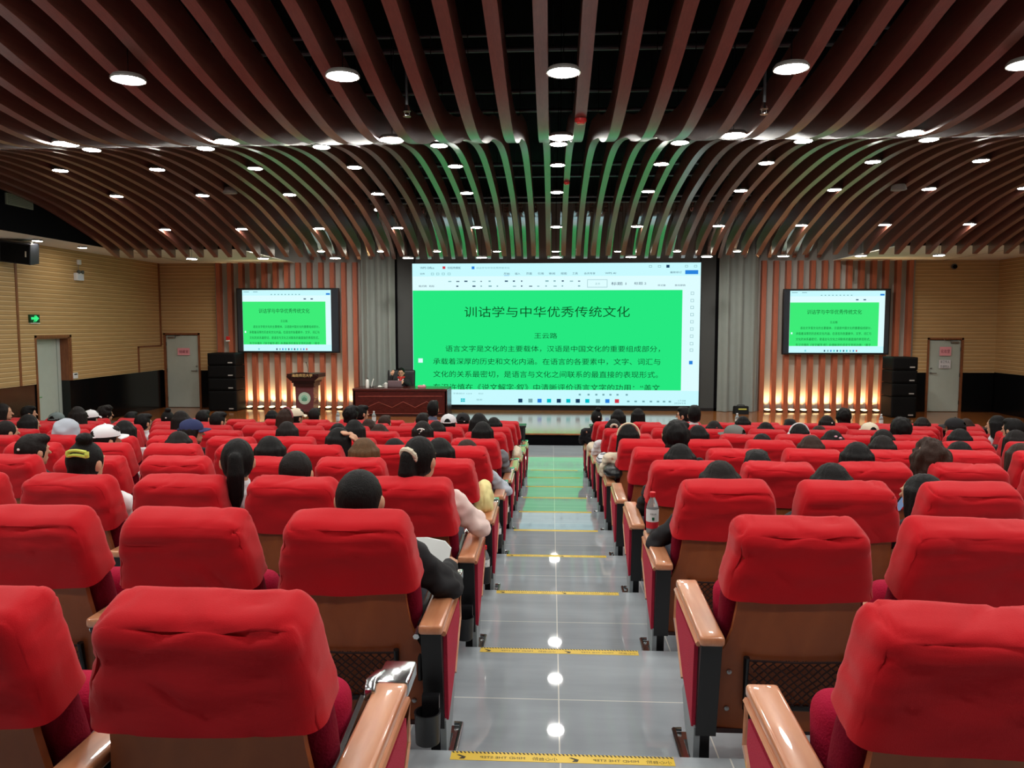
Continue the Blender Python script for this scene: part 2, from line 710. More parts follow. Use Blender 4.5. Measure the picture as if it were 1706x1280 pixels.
# recessed door of the left wall: tan lining, pale leaf at the back of the recess
t = thing('door_3', 'pale grey door standing in a recess of the left wall', 'door', (XL - 0.2, (dl0 + dl1) / 2, 0))
t['kind'] = 'structure'
hw = (dl1 - dl0) / 2
mb = MB()
mb.box(-0.05, 0.19, -hw, -hw + 0.03, 0, DTOP)
mb.box(-0.05, 0.19, hw - 0.03, hw, DADO, DTOP)
mb.box(-0.05, 0.19, -hw, hw, DTOP - 0.03, DTOP)
mb.build('door_lining', M_TRIM, t, smooth=0)
MB().box(-0.05, 0.19, hw - 0.03, hw, 0, DADO).build('dado_return', M_DADO, t, smooth=0)
MB().box(-0.07, -0.02, -hw + 0.03, hw - 0.14, 0.005, DTOP - 0.03).build('door_leaf', M_DOOR, t, smooth=0)
MB().box(-0.07, -0.005, hw - 0.13, hw - 0.03, 0.005, DTOP - 0.03).build('door_frame', M_DOOR, t, smooth=0)
mb = MB()
mb.box(-0.02, 0.05, -hw + 0.08, -hw + 0.11, 0.95, 1.25)
mb.tube([(0.05, -hw + 0.1, 1.0), (0.09, -hw + 0.1, 1.0), (0.09, -hw + 0.25, 1.0)], 0.011, 8)
mb.build('door_handle', M_CHROME, t)
MB().box(-0.3, -0.28, -0.9, 0.9, -0.1, 3).build('dark_room_behind', M_BLACK, t, smooth=0)

# brown joint strips of the boarded walls
def strip(n, boxes):
    mb = MB()
    for b in boxes:
        mb.box(*b)
    struct('trim_%d' % n, mb, M_TRIM, smooth=0)


def yl(px):                    # depth on the left wall under pixel column px
    lo, hi = 5.0, 25.0
    for _ in range(40):
        m_ = (lo + hi) / 2
        if at(px, 541, m_).x < XL:
            hi = m_
        else:
            lo = m_
    return lo


y_j = yl(30)
strip(1, [(XL - 0.01, XL + 0.012, y_j - 0.03, y_j + 0.03, DADO, SOF)])
yc1, yc2 = YF - 0.06, yl(229)
zj = at(253, 576, YF).z
strip(2, [(XL - 0.01, XL + 0.012, yc1 - 0.04, yc1 + 0.04, zj, SOF), (XL - 0.01, XL + 0.012, yc2 - 0.04, yc1, zj - 0.02, zj + 0.02),
          (XL - 0.01, XL + 0.012, yc2 - 0.04, yc2 + 0.03, DADO, zj)])
strip(3, [(XL - 0.005, XL + 0.012, dl0 - 0.05, dl0, 0, DTOP + 0.05), (XL - 0.005, XL + 0.012, dl1, dl1 + 0.06, DADO, DTOP + 0.05),
          (XL - 0.005, XL + 0.012, dl0 - 0.05, dl1 + 0.06, DTOP, DTOP + 0.05)])

# ------------------------------------------------------------------ ceiling: black void, soffits, bulkheads
mb = MB().box(XL - 0.3, XR + 0.3, YB - 0.2, YF + 0.4, 5.75, 5.95)
struct('ceiling', mb, M_BLACK, smooth=0, label='black open ceiling above the wooden baffles')
BL, BR = -9.66, 10.1
mb = MB()
mb.box(XL, BL, YB, YF, SOF, SOF + 0.1, 0)
mb.box(BL - 0.02, BL + 0.02, YB, YF, SOF, 5.75, 1)
struct('ceiling_soffit_left', mb, [M_WHITE, M_BLACK], smooth=0, label='pale soffit along the left wall')
mb = MB()
mb.box(BR, XR, YB, YF, SOF, SOF + 0.1, 0)
mb.box(BR - 0.02, BR + 0.02, YB, YF, SOF, 5.75, 1)
struct('ceiling_soffit_right', mb, [M_WHITE, M_BLACK], smooth=0, label='pale soffit along the right wall')

mb = MB()
mb.box(BL - 0.02, -6.95, 16.75, YF, SOF, SOF + 0.02, 0)
mb.box(BL - 0.02, -6.95, 16.75, 16.79, SOF, 5.75, 1)
struct('ceiling_soffit_stage_left', mb, [M_WHITE, M_BLACK], smooth=0, label='pale soffit over the left corner of the stage')
mb = MB()
mb.box(7.3, BR + 0.02, 16.75, YF, SOF, SOF + 0.02, 0)
mb.box(7.3, BR + 0.02, 16.75, 16.79, SOF, 5.75, 1)
struct('ceiling_soffit_stage_right', mb, [M_WHITE, M_BLACK], smooth=0, label='pale soffit over the right corner of the stage')

# ------------------------------------------------------------------ wavy baffles
def seen(d, z):
    """depth along the view axis and rise read off the photograph -> true depth and height"""
    sl = math.tan(math.atan((99 + 1280 * z / d) / 1280) - PIT)
    Y = d / (math.cos(PIT) - sl * math.sin(PIT))
    return (Y, sl * Y + H)


KEYS = [(-4.6, 4.30), (-2.5, 4.55), (-0.5, 4.83), (1.5, 4.92), (3.5, 4.78)] + [seen(d, z) for d, z in (
    (4.8, 2.02), (5.5, 1.865), (6.2, 1.75), (6.8, 1.70), (7.3, 1.74), (8.0, 1.90), (8.5, 2.055), (9.2, 2.21), (10.0, 2.37), (10.8, 2.46), (11.6, 2.465),
    (12.6, 2.385), (13.8, 2.23), (14.7, 2.015), (15.8, 1.705), (16.4, 1.465))]


def curve(keys, y):
    n = len(keys)
    i = max(0, min(n - 2, next((k for k in range(n - 1) if y <= keys[k + 1][0]), n - 2)))
    (x0, a), (x1, b) = keys[i], keys[i + 1]
    tan = lambda k: ((keys[min(k + 1, n - 1)][1] - keys[max(k - 1, 0)][1]) / (keys[min(k + 1, n - 1)][0] - keys[max(k - 1, 0)][0]))
    h = x1 - x0
    s = (y - x0) / h
    m0, m1 = tan(i) * h, tan(i + 1) * h
    return (2 * s ** 3 - 3 * s ** 2 + 1) * a + (s ** 3 - 2 * s ** 2 + s) * m0 + (-2 * s ** 3 + 3 * s ** 2) * b + (s ** 3 - s ** 2) * m1


def fin_mesh(name, keys, y0, y1, wd, ht, n):
    mb = MB()
    vs, fs = [], []
    for i in range(n + 1):
        y = y0 + (y1 - y0) * i / n
        z = curve(keys, y)
        vs += [(-wd / 2, y, z), (wd / 2, y, z), (wd / 2, y, z + ht), (-wd / 2, y, z + ht)]
    for i in range(n):
        a = i * 4
        for k in range(4):
            fs.append((a + k, a + (k + 1) % 4, a + 4 + (k + 1) % 4, a + 4 + k))
    fs += [(3, 2, 1, 0), (n * 4, n * 4 + 1, n * 4 + 2, n * 4 + 3)]
    mb.add(vs, fs)
    return mb.mesh(name, M_FIN, smooth=30)


DX, X0 = 0.315, 0.0725


def hanger_mesh(keys, ys, ht):
    mb = MB()
    for y in ys:
        mb.tube([(0, y, curve(keys, y) + ht - 0.01), (0, y, 5.752)], 0.004, 5)
    return mb.mesh('hanger_rod', M_DARK, smooth=0)


me_hang = hanger_mesh(KEYS, (-3.5, -1, 1.5, 4, 6.6, 9.5, 12, 14.5, 16.0), 0.27)
me_fin = fin_mesh('ceiling_baffle', KEYS, YB + 0.02, KEYS[-1][0], 0.095, 0.27, 168)
for k in range(-31, 31):
    x = X0 + DX * (k + 0.5)
    if x < BL + 0.12 or x > BR - 0.1:
        continue
    n = k + 1 if k >= 0 else -k
    o = obj('ceiling_baffle', me_fin, None, (x, 0, 0))
    tag(o, 'wavy brown ceiling baffle over the seats, %s %s of the central downlight column' % (ordinal(n), 'right' if k >= 0 else 'left'),
        'ceiling baffle', 'wavy baffles over the seats')
    obj('hanger_rod', me_hang, o)
KEYS2 = [(17.3, 5.02), (18.0, 5.15), (18.7, 5.12), (19.3, 4.93), (19.9, 4.60), (20.35, 4.26)]
M_FIN2 = wood('stage_baffle_wood', (126, 78, 66), (104, 62, 52), rough=0.16, stretch=(20, 0.8, 20), spec=1.0, coat=1.0)
M_FIN2.node_tree.nodes['Principled BSDF'].inputs['IOR'].default_value = 1.9
me_fin2 = fin_mesh('stage_baffle', KEYS2, 17.3, 20.35, 0.095, 0.22, 30)
me_fin2.materials[0] = M_FIN2
me_hang2 = hanger_mesh(KEYS2, (17.5, 19.0, 20.2), 0.22)
for k in range(-21, 22):
    x = X0 + DX * (k + 0.5)
    n = k + 1 if k >= 0 else -k
    o = obj('stage_baffle', me_fin2, None, (x, 0, 0))
    tag(o, 'short curved baffle over the stage, %s %s of the central downlight column' % (ordinal(n), 'right' if k >= 0 else 'left'),
        'ceiling baffle', 'short baffles over the stage')
    obj('hanger_rod', me_hang2, o)

# service pipes and battens in the void
for i, (y, z, r_) in enumerate([(5.6, 5.45, 0.03), (8.0, 5.46, 0.02), (8.3, 5.42, 0.03), (9.7, 5.40, 0.028), (10.7, 5.44, 0.025), (14.4, 5.48, 0.035),
                                (15.1, 5.40, 0.03), (16.9, 5.30, 0.03)]):
    mb = MB().tube([(BL + 0.1, y, z), (BR - 0.1, y, z)], r_, 8)
    for x in range(-9, 10, 3):
        mb.tube([(x, y, z), (x, y, 5.75)], 0.006, 5)
    o = mb.build('ceiling_pipe', M_PIPE)
    tag(o, 'grey service pipe across the black ceiling void, %s from the camera' % ORD[i + 1], 'pipe', 'service pipes in the ceiling void')

# ------------------------------------------------------------------ downlights
def lamp_meshes(r, m_em):
    ring = MB().lathe([(r, 0.0), (r * 1.14, -0.004), (r * 1.15, 0.010), (r * 1.02, 0.03), (0.001, 0.031)], 28, cap=False)
    dif = MB().lathe([(r, 0.0), (r * 0.97, -0.005), (r * 0.5, -0.008), (0.001, -0.009)], 28, cap=False)
    return ring.mesh('lamp_housing', M_RING), dif.mesh('diffuser', m_em)


ring1, dif1 = lamp_meshes(0.106, M_LAMP)
ring2, dif2 = lamp_meshes(0.085, M_SLAMP)


def downlight(loc, label, group, small=False):
    t = thing('downlight', label, 'downlight', loc, group=group)
    obj('lamp_housing', ring2 if small else ring1, t)
    obj('diffuser', dif2 if small else dif1, t)
    if abs(loc[0]) < 9.6:
        MB().tube([(0, 0, 0.02), (0, 0, 5.752 - loc[2])], 0.003, 5).build('drop_rod', M_BLACK, t)
    return t


LSEEN = [seen(d, (541 - py) / 1280 * d) for d, py in ((5.42, 122), (7.12, 230), (10.08, 241), (11.8, 276), (13.38, 321), (15.16, 370), (16.26, 429))]
LROWS = [3.8] + [q[0] for q in LSEEN]
LZ = {q[0]: q[1] for q in LSEEN}
for i, y in enumerate([0.6, 2.2] + LROWS):
    for j in range(-6, 7):
        x = X0 + 1.575 * j
        if x < BL + 0.2 or x > BR - 0.2:
            continue
        if j == 6 or j == -6:
            continue
        z = LZ.get(y, curve(KEYS, y) - 0.02)
        if 14.5 < y < 16:
            z -= 0.10
        side = 'in the central column' if j == 0 else '%s %s of the central column' % (ORD[abs(j)], 'right' if j > 0 else 'left')
        rown = 'above the camera' if y < 4.7 else '%s row out from the camera' % ORD[i - 2]
        if y < 4.7:
            rown = '%s row over the rear seats' % ORD[i + 1]
        downlight((x, y, z), 'round white downlight, %s, %s' % (rown, side), 'downlights between the wavy baffles')
for i, (px, py) in enumerate([(62, 397), (137, 409)]):
    y = 1280 * 1.65 / (541 - py)
    p = at(px, py, y)
    downlight((p.x, y, SOF - 0.03), 'small downlight in the left soffit, %s the hanging black speaker' % ('nearer to' if i == 0 else 'farther from'),
              'soffit downlights', True)
for i, y in enumerate((11.0, 8.0, 5.0, 2.0)):  # added lamps out of view, there to light the left wall
    downlight((-10.2, y, SOF - 0.03), 'unseen small downlight in the left soffit, %s on the camera side of the hanging speaker' % ORD[i + 1], 'soffit downlights', True)
for i, y in enumerate((2.0, 5.0, 8.0, 11.0, 14.0, 17.0)):
    downlight((10.8, y, SOF - 0.03), 'small downlight in the right soffit, %s from the stage' % ORD[6 - i], 'soffit downlights', True)
# stage downlights behind the last baffles
for j, px in enumerate([535, 635, 728, 828, 926, 1030, 1128, 1228]):
    p = at(px, 419, 18.2)
    downlight((p.x, 18.2, p.z), 'small downlight over the stage, %s from the left' % ORD[j + 1], 'stage downlights', True)

# small ceiling fittings
M_RED = mat('signal_red', (196, 34, 34), rough=0.4)
for lab, px, py, Y in (('nearer of two', 972, 188, 6.6), ('farther of two', 945, 313, 13.0)):
    p = at(px, py, Y)
    p.z = curve(KEYS, Y) - 0.0
    t = thing('fire_sounder', 'small red fire sounder under a ceiling baffle, %s' % lab, 'fire alarm', (X0 + DX * 0.5, Y, p.z), group='red ceiling sounders')
    MB().lathe([(0.045, -0.03), (0.05, -0.02), (0.05, 0.0)], 18).build('sounder_body', M_RED, t)
    MB().lathe([(0.03, -0.045), (0.036, -0.03)], 18).build('sounder_dome', mat('red_lens', (226, 70, 64), rough=0.2), t)
for lab, px, py, Y in (('left of the central downlights', 678, 186, 6.2), ('right of the central downlights', 1273, 182, 6.2)):
    p = at(px, py, Y)
    t = thing('sprinkler', 'pendant sprinkler head hanging %s' % lab, 'sprinkler', (p.x, Y, p.z), group='ceiling sprinklers')
    MB().tube([(0, 0, 0.0), (0, 0, 5.75 - p.z)], 0.012, 8).build('drop_pipe', M_PIPE, t)
    mb = MB().lathe([(0.03, 0.0), (0.022, 0.02), (0.014, 0.05)], 14)
    mb.lathe([(0.032, -0.04), (0.032, -0.035)], 14)
    mb.tube([(0.018, 0, 0), (0.018, 0, -0.037)], 0.004, 5)
    mb.tube([(-0.018, 0, 0), (-0.018, 0, -0.037)], 0.004, 5)
    mb.build('sprinkler_head', M_CHROME, t)
for lab, px, py in (('left', 383, 322), ('right', 1497, 317)):
    p = at(px, py, 13.4)
    t = thing('ceiling_speaker', 'flat round grey loudspeaker among the baffles on the %s' % lab, 'speaker', p, group='round ceiling loudspeakers')
    MB().lathe([(0.12, 0), (0.125, 0.015), (0.11, 0.09)], 26).build('speaker_body', mat('speaker_grey', (120, 112, 106), rough=0.7), t)
    MB().lathe([(0.105, -0.004), (0.001, -0.008)], 26, cap=False).build('grille', mat('speaker_mesh', (150, 140, 132), rough=0.8), t)
t = thing('air_grille', 'pale air grille on the dark bulkhead above the left soffit', 'air vent', at(2, 336, 13.6) * 1.0)
t.location.x = BL + 0.04
mb = MB().box(-0.01, 0.02, -0.35, 0.35, -0.1, 0.1)
mb.build('grille_frame', mat('vent_frame', (120, 124, 108), rough=0.6), t, smooth=0)
mb = MB()
for i in range(6):
    mb.box(0.02, 0.03, -0.32, 0.32, -0.08 + i * 0.028, -0.066 + i * 0.028)
mb.build('louvre', mat('vent_blade', (90, 94, 84), rough=0.6), t, smooth=0)

# stage spotlights on a batten behind the last wavy baffles
M_SPOTG = glow('spot_lens', (255, 250, 240), 60.0)
spot_body = MB().lathe([(0.05, 0.16), (0.07, 0.14), (0.075, 0.0), (0.085, -0.06), (0.08, -0.06), (0.07, -0.005)], 18, cap=False).mesh('spot_housing', M_DARK)
spot_lens = MB().lathe([(0.07, -0.02), (0.001, -0.03)], 18, cap=False).mesh('lens', M_SPOTG)
spot_yoke = MB().tube([(-0.09, 0, 0.0), (-0.09, 0, 0.2), (0.09, 0, 0.2), (0.09, 0, 0.0)], 0.008, 6).mesh('yoke', M_DARK)
bar = MB().tube([(-6.8, 17.0, 5.2), (7.1, 17.0, 5.2)], 0.025, 8)
for x in (-6, -3, 0, 3, 6):
    bar.tube([(x, 17.0, 5.2), (x, 17.0, 5.74)], 0.01, 6)
tag(bar.build('lighting_batten', M_PIPE), 'dark lighting batten carrying the stage spotlights', 'batten')
for i, (x, tx, tz) in enumerate(((-6.3, -8.2, 2.2), (-5.1, -6.9, 2.4), (-3.9, -5.2, 2.2), (-2.7, -4.0, 1.2), (2.9, 4.2, 1.6), (4.2, 5.8, 2.2), (5.4, 7.4, 2.4), (6.6, 8.9, 2.2))):
    p = Vector((x, 17.0, 4.95))
    d = (Vector((tx, YF, tz)) - p).normalized()
    q = (-d).to_track_quat('Z', 'Y')
    t = thing('stage_spotlight', 'black stage spotlight on the batten over the stage, %s from the left' % ORD[i + 1], 'spotlight', p, group='stage spotlights')
    obj('yoke', spot_yoke, t, (0, 0, 0.05))
    t2 = obj('spot_housing', spot_body, t, None, q.to_euler())
    obj('lens', spot_lens, t2)
    ld = bpy.data.lights.get('stage_spot') or bpy.data.lights.new('stage_spot', 'SPOT')
    ld.energy = STAGE_W
    ld.color = (1.0, 0.93, 0.84)
    ld.spot_size = R(62)
    ld.spot_blend = 0.9
    ld.shadow_soft_size = 0.08
    obj('beam', ld, t2, (0, 0, -0.07))
# ------------------------------------------------------------------ slatted bays with floor uplights
M_UPL = glow('warm_lens', (255, 220, 160), 4.0)
slat_me = MB().box(-0.058, 0.058, -0.16, 0.0, ST, SOF).mesh('wall_slat', M_SLAT, smooth=0)
tilt = lambda p: Vector((p.x, p.y * 0.9, p.z + p.y * 0.26 * max(0.0, min(1.0, p.z / 0.055))))
cup_me = MB().lathe([(0.08, 0.0), (0.088, 0.02), (0.092, 0.055), (0.082, 0.055), (0.08, 0.04)], 20, tf=tilt).mesh('cup', M_DARK)
lens_me = MB().lathe([(0.081, 0.056), (0.001, 0.060)], 20, tf=tilt, cap=False).mesh('lens', M_UPL)


def bay(px0, dpx, n, side):
    xs = []
    for i in range(n):
        p = at(px0 + dpx * i, 560, YF - 0.08)
        xs.append(p.x)
        o = obj('wall_slat', slat_me, None, (p.x, YF, 0))
        k = n - i if side == 'left' else i + 1
        tag(o, 'upright orange-brown wall slat %s of the big screen, %s from the grey curtain' % (side, ordinal(k)), 'wall slat', 'upright stage wall slats')
    for i in range(n - 1):
        x = (xs[i] + xs[i + 1]) / 2
        k = n - 1 - i if side == 'left' else i + 1
        t = thing('floor_uplight', 'warm floor uplight between wall slats %s of the big screen, %s from the grey curtain' % (side, ordinal(k)), 'uplight',
                  (x, YF - 0.16, ST), group='warm uplights along the stage wall')
        obj('lamp_cup', cup_me, t)
        obj('lens', lens_me, t)
        d = bpy.data.lights.get('warm_uplight') or bpy.data.lights.new('warm_uplight', 'SPOT')
        d.energy = WASH
        d.color = (1.0, 0.66, 0.30)
        d.spot_size = R(76)
        d.spot_blend = 1.0
        d.shadow_soft_size = 0.06
        o = obj('uplight_beam', d, t, (0, 0.03, 0.085), (R(163), 0, 0))
    return xs


bay(367.5, 18.83, 13, 'left')
bay(1269.7, 20.2, 13, 'right')

# ------------------------------------------------------------------ grey curtains and the dark niche
M_CURT = mat('grey_curtain', (126, 134, 130), rough=0.85, sheen=0.2)
M_NICHE = mat('niche_grey', (58, 62, 62), rough=0.5)


def curtain(name, label, px0, px1, folds):
    a, b = at(px0, 560, YF - 0.25), at(px1, 560, YF - 0.25)
    mb = MB()
    vs, fs = [], []
    n = folds * 14
    zs = [ST + 0.01, 1.0, 2.0, 3.0, SOF + 0.7]
    for j, z in enumerate(zs):
        for i in range(n + 1):
            u = i / n
            ph = u * folds
            fr = ph - math.floor(ph)
            d = 0.13 * (0.5 - 0.5 * math.cos(2 * math.pi * fr ** 1.4)) + 0.012 * math.sin(ph * 17 + j)
            vs.append((a.x + (b.x - a.x) * u, YF - 0.2 - d, z))
    for j in range(len(zs) - 1):
        for i in range(n):
            p = j * (n + 1) + i
            fs.append((p, p + 1, p + n + 2, p + n + 1))
    # the cloth has a back: a second skin a little behind
    o0 = len(vs)
    vs += [(x, y + 0.01, z) for x, y, z in vs]
    fs += [tuple(i + o0 for i in reversed(f)) for f in fs]
    mb.add(vs, fs)
    o = mb.build(name, M_CURT, smooth=80)
    tag(o, label, 'curtain')


curtain('curtain', 'grey pleated curtain left of the big screen', 602, 658, 3)
curtain('curtain', 'grey pleated curtain right of the big screen', 1197, 1262, 3)
mb = MB()
for (p0, p1) in ((657, 691), (1166, 1198)):
    a, b = at(p0, 560, YF - 0.12), at(p1, 560, YF - 0.12)
    mb.box(a.x, b.x, YF - 0.12, YF, ST, SOF + 0.9, 0)
    q = at(p0 + 3 if p0 < 900 else p1 - 4, 560, YF - 0.13)
    mb.box(q.x - 0.045, q.x + 0.045, YF - 0.14, YF - 0.1, ST, SOF + 0.9, 1)
struct('trim_4', mb, [M_NICHE, M_BLACK], smooth=0, label='dark grey lining on both sides of the big screen')

# ------------------------------------------------------------------ screens
G_WHITE = glow('screen_white', (222, 253, 255), 1.0)
G_CYAN = glow('screen_pale_cyan', (200, 250, 255), 1.0)
G_GREEN = glow('screen_green', (38, 232, 128), 1.0)
G_INK = glow('screen_dark_green', (14, 74, 30), 1.0)
G_GREY = glow('screen_grey', (120, 168, 176), 1.0)
G_BLUE = glow('screen_blue', (40, 130, 220), 1.0)
G_NAVY = glow('screen_navy', (24, 62, 96), 1.0)
G_RED = glow('screen_red', (208, 56, 72), 1.0)
G_TEAL = glow('screen_teal', (0, 190, 200), 1.0)
G_TVG = glow('tv_green', (62, 236, 120), 1.0)
M_FRAME = mat('screen_frame', (10, 12, 16), rough=0.3)
UI = [G_WHITE, G_CYAN, G_GREEN, G_GREY, G_BLUE, G_NAVY, G_RED, G_TEAL]
LINES = [('训诂学与中华优秀传统文化', 332, 1268, 364, 303), ('王云路', 730, 860, 484, 452), ('语言文字是文化的主要载体，汉语是中国文化的重要组成部分，', 222, 1440, 560, 524),
         ('承载着深厚的历史和文化内涵。在语言的各要素中，文字、词汇与', 150, 1442, 633, 596), ('文化的关系最密切，是语言与文化之间联系的最直接的表现形式。', 150, 1430, 706, 668),
         ('东汉许慎在《说文解字·叙》中清晰评价语言文字的功用：“盖文', 150, 1442, 782, 742)]
MENU = [('WPS Office', 80, 160, 92, 80, 5), ('找稻壳模板', 236, 312, 93, 80, 5), ('训诂学与中华优秀传统文化', 400, 590, 93, 82, 3), ('文件', 78, 106, 125, 114, 5), ('开始', 556, 590, 126, 114, 5),
        ('插入', 620, 650, 126, 114, 5), ('页面', 684, 716, 126, 114, 5), ('引用', 750, 782, 126, 114, 5), ('审阅', 812, 846, 126, 114, 5), ('视图', 878, 912, 126, 114, 5),
        ('工具', 944, 974, 126, 114, 5), ('会员专享', 1010, 1072, 126, 114, 5), ('WPS AI', 1128, 1188, 124, 114, 5), ('格式刷', 70, 116, 194, 183, 5), ('粘贴', 130, 160, 194, 183, 5),
        ('正文', 1072, 1100, 183, 172, 3), ('标题 1', 1162, 1246, 186, 168, 5), ('标题 2', 1290, 1358, 184, 168, 5), ('样式集', 1422, 1466, 192, 182, 5), ('查找替换', 1516, 1576, 192, 182, 5),
        ('最新修订', 1490, 1554, 121, 110, 5), ('字数统计 1234', 264, 372, 803, 793, 3), ('校对', 410, 438, 803, 793, 3), ('搜索', 398, 432, 838, 828, 3), ('17:08', 1546, 1588, 838, 829, 3), ('2024/5/8', 1524, 1588, 852, 843, 3)]


def page(parent, wd, ht, small, m_green, cx=0.0, cy=0.0):
    """the shared page: u to the right, v down, laid out on the 1626 x 796 grid of the big screen"""
    U = lambda u: cx + (u - 34) / 1626 * wd - wd / 2
    V = lambda v: ht / 2 - (v - 62) / 800 * ht
    z = [0.0]
    T = lambda u, v: Vector((U(u), cy + z[0], V(v)))
    mb = MB()
    z[0] = -0.002
    quad(mb, T, 34, 1660, 862, 62, 1)
    z[0] = -0.004
    quad(mb, T, 34, 1660, 213, 134, 0)
    quad(mb, T, 1560, 1660, 778, 213, 0)
    quad(mb, T, 36, 1560, 775, 213, 2)
    z[0] = -0.006
    quad(mb, T, 1573, 1645, 126, 104, 4)
    quad(mb, T, 64, 90, 622, 598, 0)
    for (u, c) in ((640, 5), (698, 3), (750, 4), (804, 7), (860, 5), (914, 7), (968, 5), (1022, 7), (1082, 3), (1136, 4), (1190, 6)):
        quad(mb, T, u - 1, u + 23, 848, 826, c)
    for (u, v) in ((308, 826), (321, 826), (308, 837), (321, 837)):
        quad(mb, T, u, u + 11, v + 9, v, 7)
    if not small:
        for (u, v) in ((1606, 232), (1606, 272), (1606, 310), (1606, 350), (1606, 390), (1606, 430), (1606, 470), (1606, 512), (1606, 548)):
            for q in ((0, 18, v - 8, v - 6), (0, 18, v + 6, v + 8), (0, 2, v - 8, v + 8), (16, 18, v - 8, v + 8)):
                quad(mb, T, u + q[0], u + q[1], q[3], q[2], 3)
        quad(mb, T, 1603, 1623, 628, 608, 4)
        for i, u in enumerate((150, 180, 212, 245, 1380, 1430, 1580, 1630)):
            v = 120 if u < 1000 else 82
            for q in ((0, 16, v - 6, v - 4), (0, 16, v + 4, v + 6), (0, 2, v - 6, v + 6), (14, 16, v - 6, v + 6)):
                quad(mb, T, u - 8 + q[0], u - 8 + q[1], q[3], q[2], 3)
        quad(mb, T, 1468, 1486, 90, 74, 5)
        quad(mb, T, 208, 224, 92, 78, 6)
        quad(mb, T, 374, 390, 94, 79, 4)
        for u in (1028, 1138):
            quad(mb, T, u, u + 2, 198, 154, 3)
        for v in (154, 196):
            quad(mb, T, 1028, 1140, v + 2, v, 3)
        rr = random.Random(3)
        for u in list(range(240, 1000, 46)):
            for v in (162, 190):
                if rr.random() < 0.75:
                    quad(mb, T, u, u + rr.choice((8, 12, 18)), v + 3, v - rr.choice((2, 4)), rr.choice((3, 3, 5)))
        for u in (1258, 1300, 1344, 1386, 1426, 1460, 1492):
            quad(mb, T, u, u + 14, 843, 834, 3)
        for u in (984, 1034, 1078, 1118, 1158, 1198, 1250):
            quad(mb, T, u, u + 12, 806, 796, 3)
        quad(mb, T, 558, 588, 131, 129, 4)
    else:
        for u in range(560, 1080, 64):
            quad(mb, T, u, u + 26, 126, 116, 3)
        for u in (1162, 1290):
            quad(mb, T, u, u + 44, 186, 172, 5)
        quad(mb, T, 60, 160, 90, 82, 3)
        quad(mb, T, 236, 320, 90, 82, 3)
    mats = list(UI)
    mats[2] = m_green
    mb.build('display', mats, parent, smooth=0)
    tb = MB()
    z[0] = -0.007
    for s, u0, u1, vf, vh in LINES:
        put_text(tb, s, T, u0, u1, vf, vh)
    me = tb.mesh('lettering', G_INK, smooth=0)
    bm = bmesh.new()
    bm.from_mesh(me)
    bmesh.ops.bisect_plane(bm, geom=bm.verts[:] + bm.edges[:] + bm.faces[:], plane_co=(0, 0, V(774)), plane_no=(0, 0, -1), clear_outer=True)
    bm.to_mesh(me)
    bm.free()
    obj('lettering', me, parent)
    if not small:
        tb = MB()
        for s, u0, u1, vf, vh, c in MENU:
            put_text(tb, s, T, u0, u1, vf, vh, 0 if c == 5 else 1)
        tb.build('menu_lettering', [G_NAVY, G_GREY], parent, smooth=0)


YLED = YF - 0.16
a, b = at(689, 674, YLED), at(1168, 437.5, YLED)
a2 = at(1168, 674, YLED)
wd, ht = b.x - a.x, b.z - (a.z + a2.z) / 2 + 0.02
t = thing('led_screen', 'big green lecture screen at the middle of the stage wall', 'screen', ((a.x + b.x) / 2, YLED, b.z - ht / 2))
mb = MB().box(-wd / 2 - 0.02, wd / 2 + 0.02, 0.0, 0.14, -ht / 2 - 0.05, ht / 2 + 0.02)
mb.build('frame', M_FRAME, t, smooth=0)
page(t, wd, ht, False, G_GREEN)
mb = MB().box(a.x - 0.5, b.x + 0.5, YLED + 0.02, YF, ST, b.z - ht - 0.06)
struct('baseboard_stage', mb, mat('plinth_black', (20, 20, 22), rough=0.4), smooth=0, label='black plinth under the big screen')


def tv(label, px0, px1, py0, py1, in0, in1, m_green):
    Y = YF - 0.30
    a, b = at(px0, py1, Y), at(px1, py0, Y)
    t = thing('television', label, 'screen', ((a.x + b.x) / 2, Y, (a.z + b.z) / 2), group='side screens')
    W, Hh = b.x - a.x, b.z - a.z
    mb = MB().rbox((0, 0.05, 0), (W, 0.1, Hh), 0.012, 2)
    mb.build('housing', M_FRAME, t)
    MB().box(-W / 2 + 0.03, W / 2 - 0.03, -0.002, 0, -Hh / 2 + 0.035, Hh / 2 - 0.03).build('glass', mat('tv_glass', (44, 50, 58), rough=0.15), t, smooth=0)
    MB().box(-0.3, 0.3, 0.1, 0.18, -0.25, 0.25).build('wall_bracket', M_DARK, t, smooth=0)
    c, d = at(in0, 541, Y).x - t.location.x, at(in1, 541, Y).x - t.location.x
    pw, ph = d - c, Hh - 0.10
    page(t, pw, ph, True, m_green, (c + d) / 2, -0.004)


tv('wide black television left of the big screen, showing the green page', 396, 564, 480, 588, 405, 552, G_TVG)
tv('wide black television right of the big screen, showing the green page', 1303, 1485, 481, 591, 1315, 1473, G_TVG)

# ------------------------------------------------------------------ speaker stacks
M_SPK = mat('speaker_black', (9, 9, 10), rough=0.6, spec=0.25)
M_GRILL = mat('speaker_grille', (7, 7, 8), rough=0.8, spec=0.2, bump=0.4, bscale=260)
M_LOGO = mat('logo_silver', (214, 214, 214), rough=0.3, metal=0.6)


